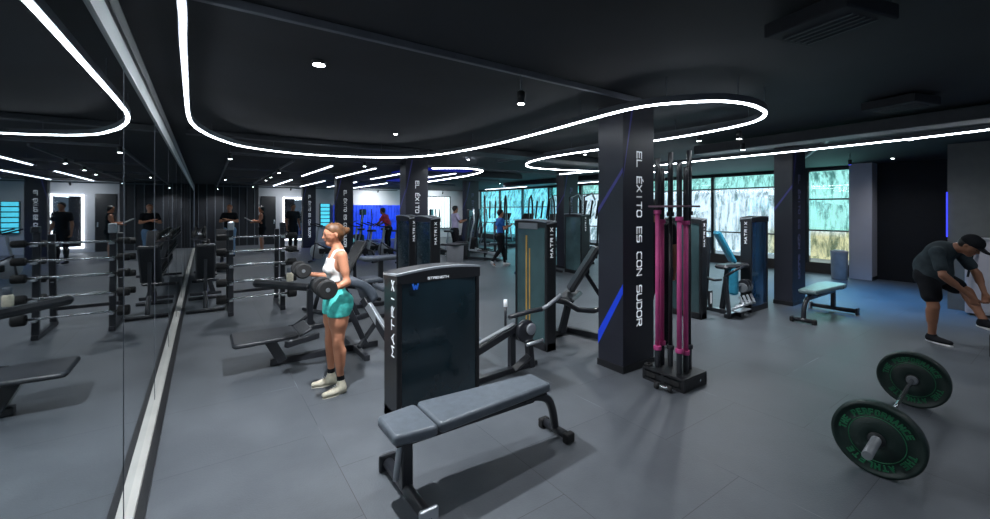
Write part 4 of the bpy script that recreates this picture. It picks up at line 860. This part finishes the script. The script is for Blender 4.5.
# ================================================================= cardio and far machines
def spin_bike():
    t = thing('spin_bike', 'x', 'exercise bike', (0, 0, 0))
    MB().tube([(-.45, 0, .08), (-.3, 0, .35), (0, 0, .42), (.35, 0, .6), (.42, 0, .08)], .035).out('frame', 'frame', t)
    MB().bar((-.18, 0, .38), (-.28, 0, .95), .045, .045).out('seat_post', 'silver', t); MB().box((-.28, 0, .98), (.26, .16, .06), bev=.025).out('saddle', 'pad_dark', t)
    MB().bar((.34, 0, .55), (.26, 0, 1.08), .045, .045).out('handle_post', 'silver', t)
    MB().tube([(.45, -.2, 1.2), (.2, -.22, 1.12), (.18, 0, 1.1), (.2, .22, 1.12), (.45, .2, 1.2)], .018).out('handlebar', 'rubber', t)
    MB().lathe([(.05, -.03), (.23, -.025), (.24, -.01), (.24, .01), (.23, .025), (.05, .03)], (.28, 0, .33), (0, 1, 0), 28).out('flywheel', 'silver', t)
    MB().box((.02, .05, .34), (.4, .03, .16), bev=.03).out('chain_guard', 'black', t)
    for x in (-.48, .46): MB().tube([(x, -.25, .04), (x, .25, .04)], .03).out('cross_foot', 'frame', t)
    for s in (-1, 1): MB().bar((.02, s*.08, .32), (.12*s, s*.09, .20), .02, .03).out('crank', 'chrome', t)
    return t
def cross_trainer():
    t = thing('cross_trainer', 'x', 'cross trainer', (0, 0, 0))
    MB().box((.45, 0, .32), (.5, .28, .55), bev=.08).out('drive_housing', 'black', t); MB().bar((.35, 0, .4), (.2, 0, 1.45), .08, .08).out('mast', 'frame', t); MB().box((.18, 0, 1.52), (.08, .34, .24), bev=.03).out('console', 'black', t)
    MB().bar((-.85, 0, .06), (.6, 0, .06), .10, .08).out('floor_beam', 'frame', t); MB().tube([(-.85, -.3, .05), (-.85, .3, .05)], .04).out('cross_foot', 'frame', t)
    for s in (-1, 1):
        MB().tube([(.1, s*.28, .35), (.0, s*.28, .95), (-.08, s*.26, 1.25), (-.05, s*.24, 1.65)], .022).out('swing_arm', 'silver' if s > 0 else 'frame', t)
        MB().bar((.1, s*.25, .35), (-.8, s*.2, .2+.06*s), .04, .06).out('pedal_rail', 'silver', t); MB().box((-.35, s*.2, .33), (.36, .13, .03), bev=.01).out('pedal', 'rubber', t)
    return t
def treadmill():
    t = thing('treadmill', 'x', 'treadmill', (0, 0, 0))
    MB().box((0, 0, .12), (1.7, .75, .12), bev=.03).out('deck', 'frame', t); MB().box((-.05, 0, .185), (1.45, .48, .012)).out('belt', 'rubber', t); MB().box((.75, 0, .22), (.3, .74, .2), bev=.06).out('motor_cover', 'black', t)
    for s in (-1, 1): MB().bar((.7, s*.34, .1), (.5, s*.34, 1.15), .06, .08).out('upright', 'silver', t); MB().tube([(.52, s*.34, 1.08), (.1, s*.34, 1.0), (0, s*.34, .95)], .025).out('handrail', 'rubber', t)
    MB().bar((.48, 0, 1.12), (.62, 0, 1.45), .74, .06, .02).out('console', 'black', t); return t
def arch_machine():
    t = thing('arched_press_machine', 'x', 'gym machine', (0, 0, 0))
    for s in (-1, 1):
        MB().tube([(-.55, s*.35, 0), (-.58, s*.35, 1.2), (-.5, s*.35, 1.85), (-.2, s*.35, 2.08), (.3, s*.35, 2.0), (.5, s*.35, 1.6), (.55, s*.3, .05)], .03).out('arch_frame', 'frame', t)
    MB().box((0, 0, .48), (.36, .34, .08), bev=.03).out('seat', 'pad_mid', t); MB().bar((.2, 0, .55), (.34, 0, 1.15), .3, .08, .03).out('back_pad', 'pad_mid', t); MB().bar((0, 0, .03), (0, 0, .45), .08, .08).out('seat_post', 'frame', t)
    MB().bar((-.55, 0, .04), (.6, 0, .04), .09, .07).out('floor_beam', 'frame', t)
    for y in (-.18, 0, .18): MB().bar((.0, y, 1.35), (-.45, y, 1.9), .05, .05).out('press_arm', 'rubber', t)
    for s in (-1, 1): disc(MB(), (.3, s*.45, 1.0), (0, 1, 0), .2, .05).out('weight_plate', 'rubber', t)
    return t
P1, P2, P3, P4 = spin_bike(), cross_trainer(), treadmill(), arch_machine()
def put(proto, px, py, rz, lab, used={}):
    p = G(px, py)
    if proto.name not in used: used[proto.name] = 1; proto.location = p; proto.rotation_euler = (0, 0, rz); proto['label'] = lab; return proto
    return dup(proto, p, rz, lab)
for i, (px, py, rz, lab) in enumerate([(352, 259, 2.6, 'leftmost exercise bike before the blue curtain right of the third column'), (364, 262, 2.2, 'exercise bike before the blue curtain, second from the left'), (377, 258, 2.4, 'exercise bike below the red shirted person before the blue curtain'), (390, 262, 2., 'exercise bike before the blue curtain left of the second column'), (441, 263, 2.0, 'exercise bike with silver wheel right of the second column'), (327, 262, 2.6, 'exercise bike in the gap between the third and fourth columns'), (344, 252, .4, 'far exercise bike beneath the blue curtain')]): put(P1, px, py, rz, lab)
for px, py, rz, lab in [(475, 260, 2.2, 'cross trainer right of the grey bin'), (484, 253, 2.4, 'cross trainer before the first teal window'), (470, 250, 2.3, 'farther cross trainer under the far column'), (366, 249, 2.0, 'cross trainer before the blue curtain behind the bikes'), (436, 253, 2.4, 'cross trainer behind the bike near the pale blind')]: put(P2, px, py, rz, lab)
for n_, (x_, y_, lab) in enumerate([(11.5, 13.0, 'treadmill facing the teal windows, nearest of the row behind the tall tower'), (11.5, 14.7, 'treadmill facing the teal windows, middle of the row behind the tall tower'), (11.5, 16.4, 'treadmill facing the teal windows, farthest of the row beyond the blue shirted person')]):
    if n_ == 0: P3.location = (x_, y_, 0); P3['label'] = lab
    else: dup(P3, (x_, y_, 0), 0, lab)
for px, py, rz, lab in [(495, 258, 1.0, 'machine with black arched frame beside the blue shirted person'), (541, 259, 1.0, 'machine with black arched frame hidden partly behind the tall tower'), (590, 262, .9, 'machine with black arched frame left of the first slogan column')]: put(P4, px, py, rz, lab)
t = thing('grey_bin', 'grey rectangular bin with black rim in the middle distance near the white shirted person', 'bin', G(455, 268)); MB().lathe([(.26, 0), (.30, .02), (.33, .62), (.33, .64)], n=4).out('bin_body', 'wall_grey', t); MB().box((0, 0, .66), (.56, .56, .05), bev=.02).out('rim', 'black', t)
t.rotation_euler = (0, 0, .3)
t = thing('waste_bin', 'tall pale grey bin against the window foot beside the pale pillar', 'bin', (12.36, 3.47, 0), .2)
MB().lathe([(.14, 0), (.15, .01), (.165, .60), (.17, .62), (.15, .62)], n=28).out('bin_body', 'binm', t); MB().lathe([(.172, .62), (.172, .65), (.09, .68)], n=28).out('lid', 'pillar', t)
t = thing('white_cabinet', 'low pale cabinet standing against the grey corner behind the bending man', 'cabinet', (XR-.18, .72, 0))
MB().box((0, 0, .6), (.3, .9, 1.14), bev=.01).out('cabinet_body', 'pillar', t); MB().box((-.155, 0, .58), (.012, .84, 1.0), bev=.004).out('door', 'pillar', t)
MB().box((0, 0, 1.185), (.34, .94, .03), bev=.008).out('top', 'silver', t)
t = tag(MB().tube([(9.72, 1.04, 1.16), (9.70, 1.08, .95), (9.69, 1.13, .6)], .014).out('hanging_strap', 'rubber'), 'black strap hanging down the front of the pale cabinet', 'strap')
t = thing('step_box', 'low black box supporting the raised foot of the bending man at right edge', 'step box', (7.62, .50, 0)); 
# ================================================================= people
import time
wx, wy, ws = .99, 3.98, .87
person('woman_with_dumbbells', 'woman in white sports top and turquoise shorts curling two dumbbells before the mirror', (wx, wy, 0), PI,
  stand(pel=(-.01, 0, .95), waist=(.0, 0, 1.10), chest=(-.01, 0, 1.29), neck=(-.02, 0, 1.475), head=(.022, 0, 1.625), sL=(-.025, .150, 1.415), sR=(-.025, -.150, 1.415), eL=(-.06, .215, 1.15), eR=(-.03, -.215, 1.15),
        wL=(.085, .245, 1.09), wR=(.21, -.235, 1.20), hdL=(1, 0, .08), hdR=(1, 0, .3), nmL=(0, 0, 1), nmR=(-.3, 0, 1), hL=(-.01, .080, .92), hR=(-.01, -.080, .92), kL=(.0, .105, .49), kR=(.025, -.115, .49), aL=(-.02, .135, .09), aR=(.01, -.145, .09), tL=(.145, .16, .065), tR=(.18, -.165, .065), curl=1.0, look=(1, 0, -.06)),
  s=ws, h=.006, fem=True, skin='skin', hair='hair_blond', bun=True, glasses=True, tops=[('sports_top', 'c_white', 1.145, 1.385), ('shorts', 'c_teal', .30, 1.10, .006)], shoes=('shoe_cream', 'shoe_cream'), socks='c_black', shoe_style='high')
Wd = lambda x, y, z: (wx-x*ws, wy-y*ws, z*ws)
dumbbell('held_dumbbell', 'black round dumbbell in the near hand of the woman in turquoise shorts', Wd(.168, .25, 1.123), .083, .25, rz=PI/2)
dumbbell('held_dumbbell', 'black round dumbbell in the far raised hand of the woman in turquoise shorts', Wd(.295, -.235, 1.255), .07, .25, rz=PI/2)
mx_, my_, mr = 7.46, 1.15, -1.877
person('man_tying_shoe', 'man in dark slate t-shirt, black shorts and cap bending over his raised foot at right', (mx_, my_, 0), mr,
  dict(pel=(-.02, 0, .82), waist=(-.05, 0, .97), chest=(.04, 0, 1.11), neck=(.22, 0, 1.19), head=(.325, 0, 1.215), sL=(.13, .21, 1.13), sR=(.13, -.21, 1.13), eL=(.27, .25, .88), eR=(.22, -.28, .87),
       wL=(.385, .15, .66), wR=(.36, -.05, .63), hdL=(.15, -.1, -1), hdR=(.15, .3, -1), nmL=(0, -1, 0), nmR=(0, 1, 0), hL=(-.01, .09, .80), hR=(-.01, -.09, .80), kL=(.24, .13, .66), kR=(.05, -.11, .45), aL=(.40, .09, .36), aR=(0, -.04, .09), tL=(.57, .08, .335), tR=(.17, -.05, .07),
       fw=(.86, 0, -.5), look=(.80, 0, -.60), up=(.6, 0, .8), curl=.9, belly=.155),
  s=1., h=.009, skin='skin_dark', hair='hair_black', cap='c_black', tops=[('tshirt', 'c_slate', .66), ('shorts', 'c_black', .62, 0, .018)], shoes=('c_black', 'shoe_white'), socks=None)
step = bpy.data.objects['step_box']; f2 = V((math.cos(mr), math.sin(mr), 0)); p = V((mx_, my_, 0))+f2*.73+V((-f2.y, f2.x, 0))*.08
step.location = p; step.rotation_euler = (0, 0, mr)
MB().box((0, 0, .125), (.40, .40, .25), bev=.01).out('box_body', 'black', step); MB().box((0, 0, .251), (.38, .38, .006), bev=.002).out('rubber_top', 'rubber', step)
H2 = .0145
person('person_behind_column', 'person in black with black hair standing half hidden between first column and pink bars', (4.46, 3.02, 0), 1.05, stand(), s=1.0, h=.012, skin='skin_dark', hair='hair_black', tops=[('tshirt', 'c_black'), ('pants', 'c_black')])
walk = dict(kL=(.16, .10, .50), aL=(.20, .10, .09), tL=(.37, .11, .07), kR=(-.04, -.10, .50), aR=(-.30, -.10, .17), tR=(-.17, -.11, .05), eL=(-.02, .24, 1.16), eR=(.05, -.24, 1.16), wL=(.22, .2, 1.22), wR=(.25, -.2, 1.26))
person('person_walking', 'person in blue t-shirt and dark leggings walking past the teal windows', G(500, 266), -.25, stand(**walk), s=.93, h=H2, fem=True, skin='skin', hair='hair_black', tops=[('tshirt', 'c_blue'), ('pants', 'c_black')], shoes=('shoe_white', 'shoe_white'))
person('person_in_lilac', 'person in pale lilac t-shirt standing among the machines behind the grey bin', G(455, 257), -.1, stand(eL=(.1, .24, 1.2), eR=(.1, -.24, 1.2), wL=(.33, .12, 1.25), wR=(.33, -.12, 1.25)), s=1., h=H2, skin='skin_dark', hair='hair_black', tops=[('tshirt', 'c_lilac'), ('pants', 'c_black')])
person('person_in_red', 'person in red top before the blue curtain among the bikes', G(388, 253), 2.4, stand(chest=(.1, 0, 1.27), neck=(.16, 0, 1.43), head=(.22, 0, 1.57), sL=(.12, .17, 1.37), sR=(.12, -.17, 1.37), eL=(.25, .22, 1.15), eR=(.25, -.22, 1.15), wL=(.42, .18, 1.05), wR=(.42, -.18, 1.05)), s=1., h=H2, skin='skin_dark', hair='hair_black', tops=[('tshirt', 'c_red'), ('pants', 'c_black')])
person('person_far_left', 'person with reddish hair and dark t-shirt at the far end near the mirror wall', (.72, 16.9, 0), -1.9, stand(eL=(.08, .25, 1.2), eR=(.08, -.25, 1.2), wL=(.28, .05, 1.27), wR=(.28, -.05, 1.24)), s=1.02, h=.017, skin='skin', hair=mat('hair_ginger', (.35, .11, .04), .5), tops=[('tshirt', 'c_black'), ('pants', 'c_jean')])
person('person_in_vest', 'person with bare arms and black vest at the far end beside the dark doorway', (1.82, 18.2, 0), 2.9, stand(eL=(.05, .24, 1.18), eR=(.05, -.24, 1.18), wL=(.27, .16, 1.15), wR=(.27, -.16, 1.2)), s=1., h=.017, skin='skin', hair='hair_black', tops=[('tank', 'c_black'), ('shorts', 'c_black', .5)])
person('person_by_lit_mirror', 'person in black t-shirt with hanging arms before the light framed mirror', (2.80, 17.6, 0), -1.2, stand(), s=1.05, h=.017, skin='skin_dark', hair='hair_black', tops=[('tshirt', 'c_black'), ('pants', 'c_black')])
tag(MB().box((1.40, 18.25, 1.24), (.34, .26, .03), rot=Matrix.Rotation(.5, 4, 'Y'), bev=.01).out('white_board', 'c_white'), 'white flat board held by the person in the black vest', 'board')

# laces on the woman's shoes, stitched as small bars on each shoe
wom = bpy.data.objects['woman_with_dumbbells']
for q, (ax_, ay_), (tx_, ty_) in (('L', (-.02, .135), (.145, .16)), ('R', (.01, -.145), (.18, -.165))):
    m_ = MB(); d_ = V((tx_-ax_, ty_-ay_, 0)).normalized(); n_ = V((-d_.y, d_.x, 0))
    for i in range(5):
        c_ = (V((ax_, ay_, 0))+d_*(.045+.018*i))*ws; z_ = (.098-.009*i)*ws
        m_.bar((c_.x-n_.x*.016, c_.y-n_.y*.016, z_), (c_.x+n_.x*.016, c_.y+n_.y*.016, z_), .005, .005, 0)
    m_.out('laces', 'c_white', wom)
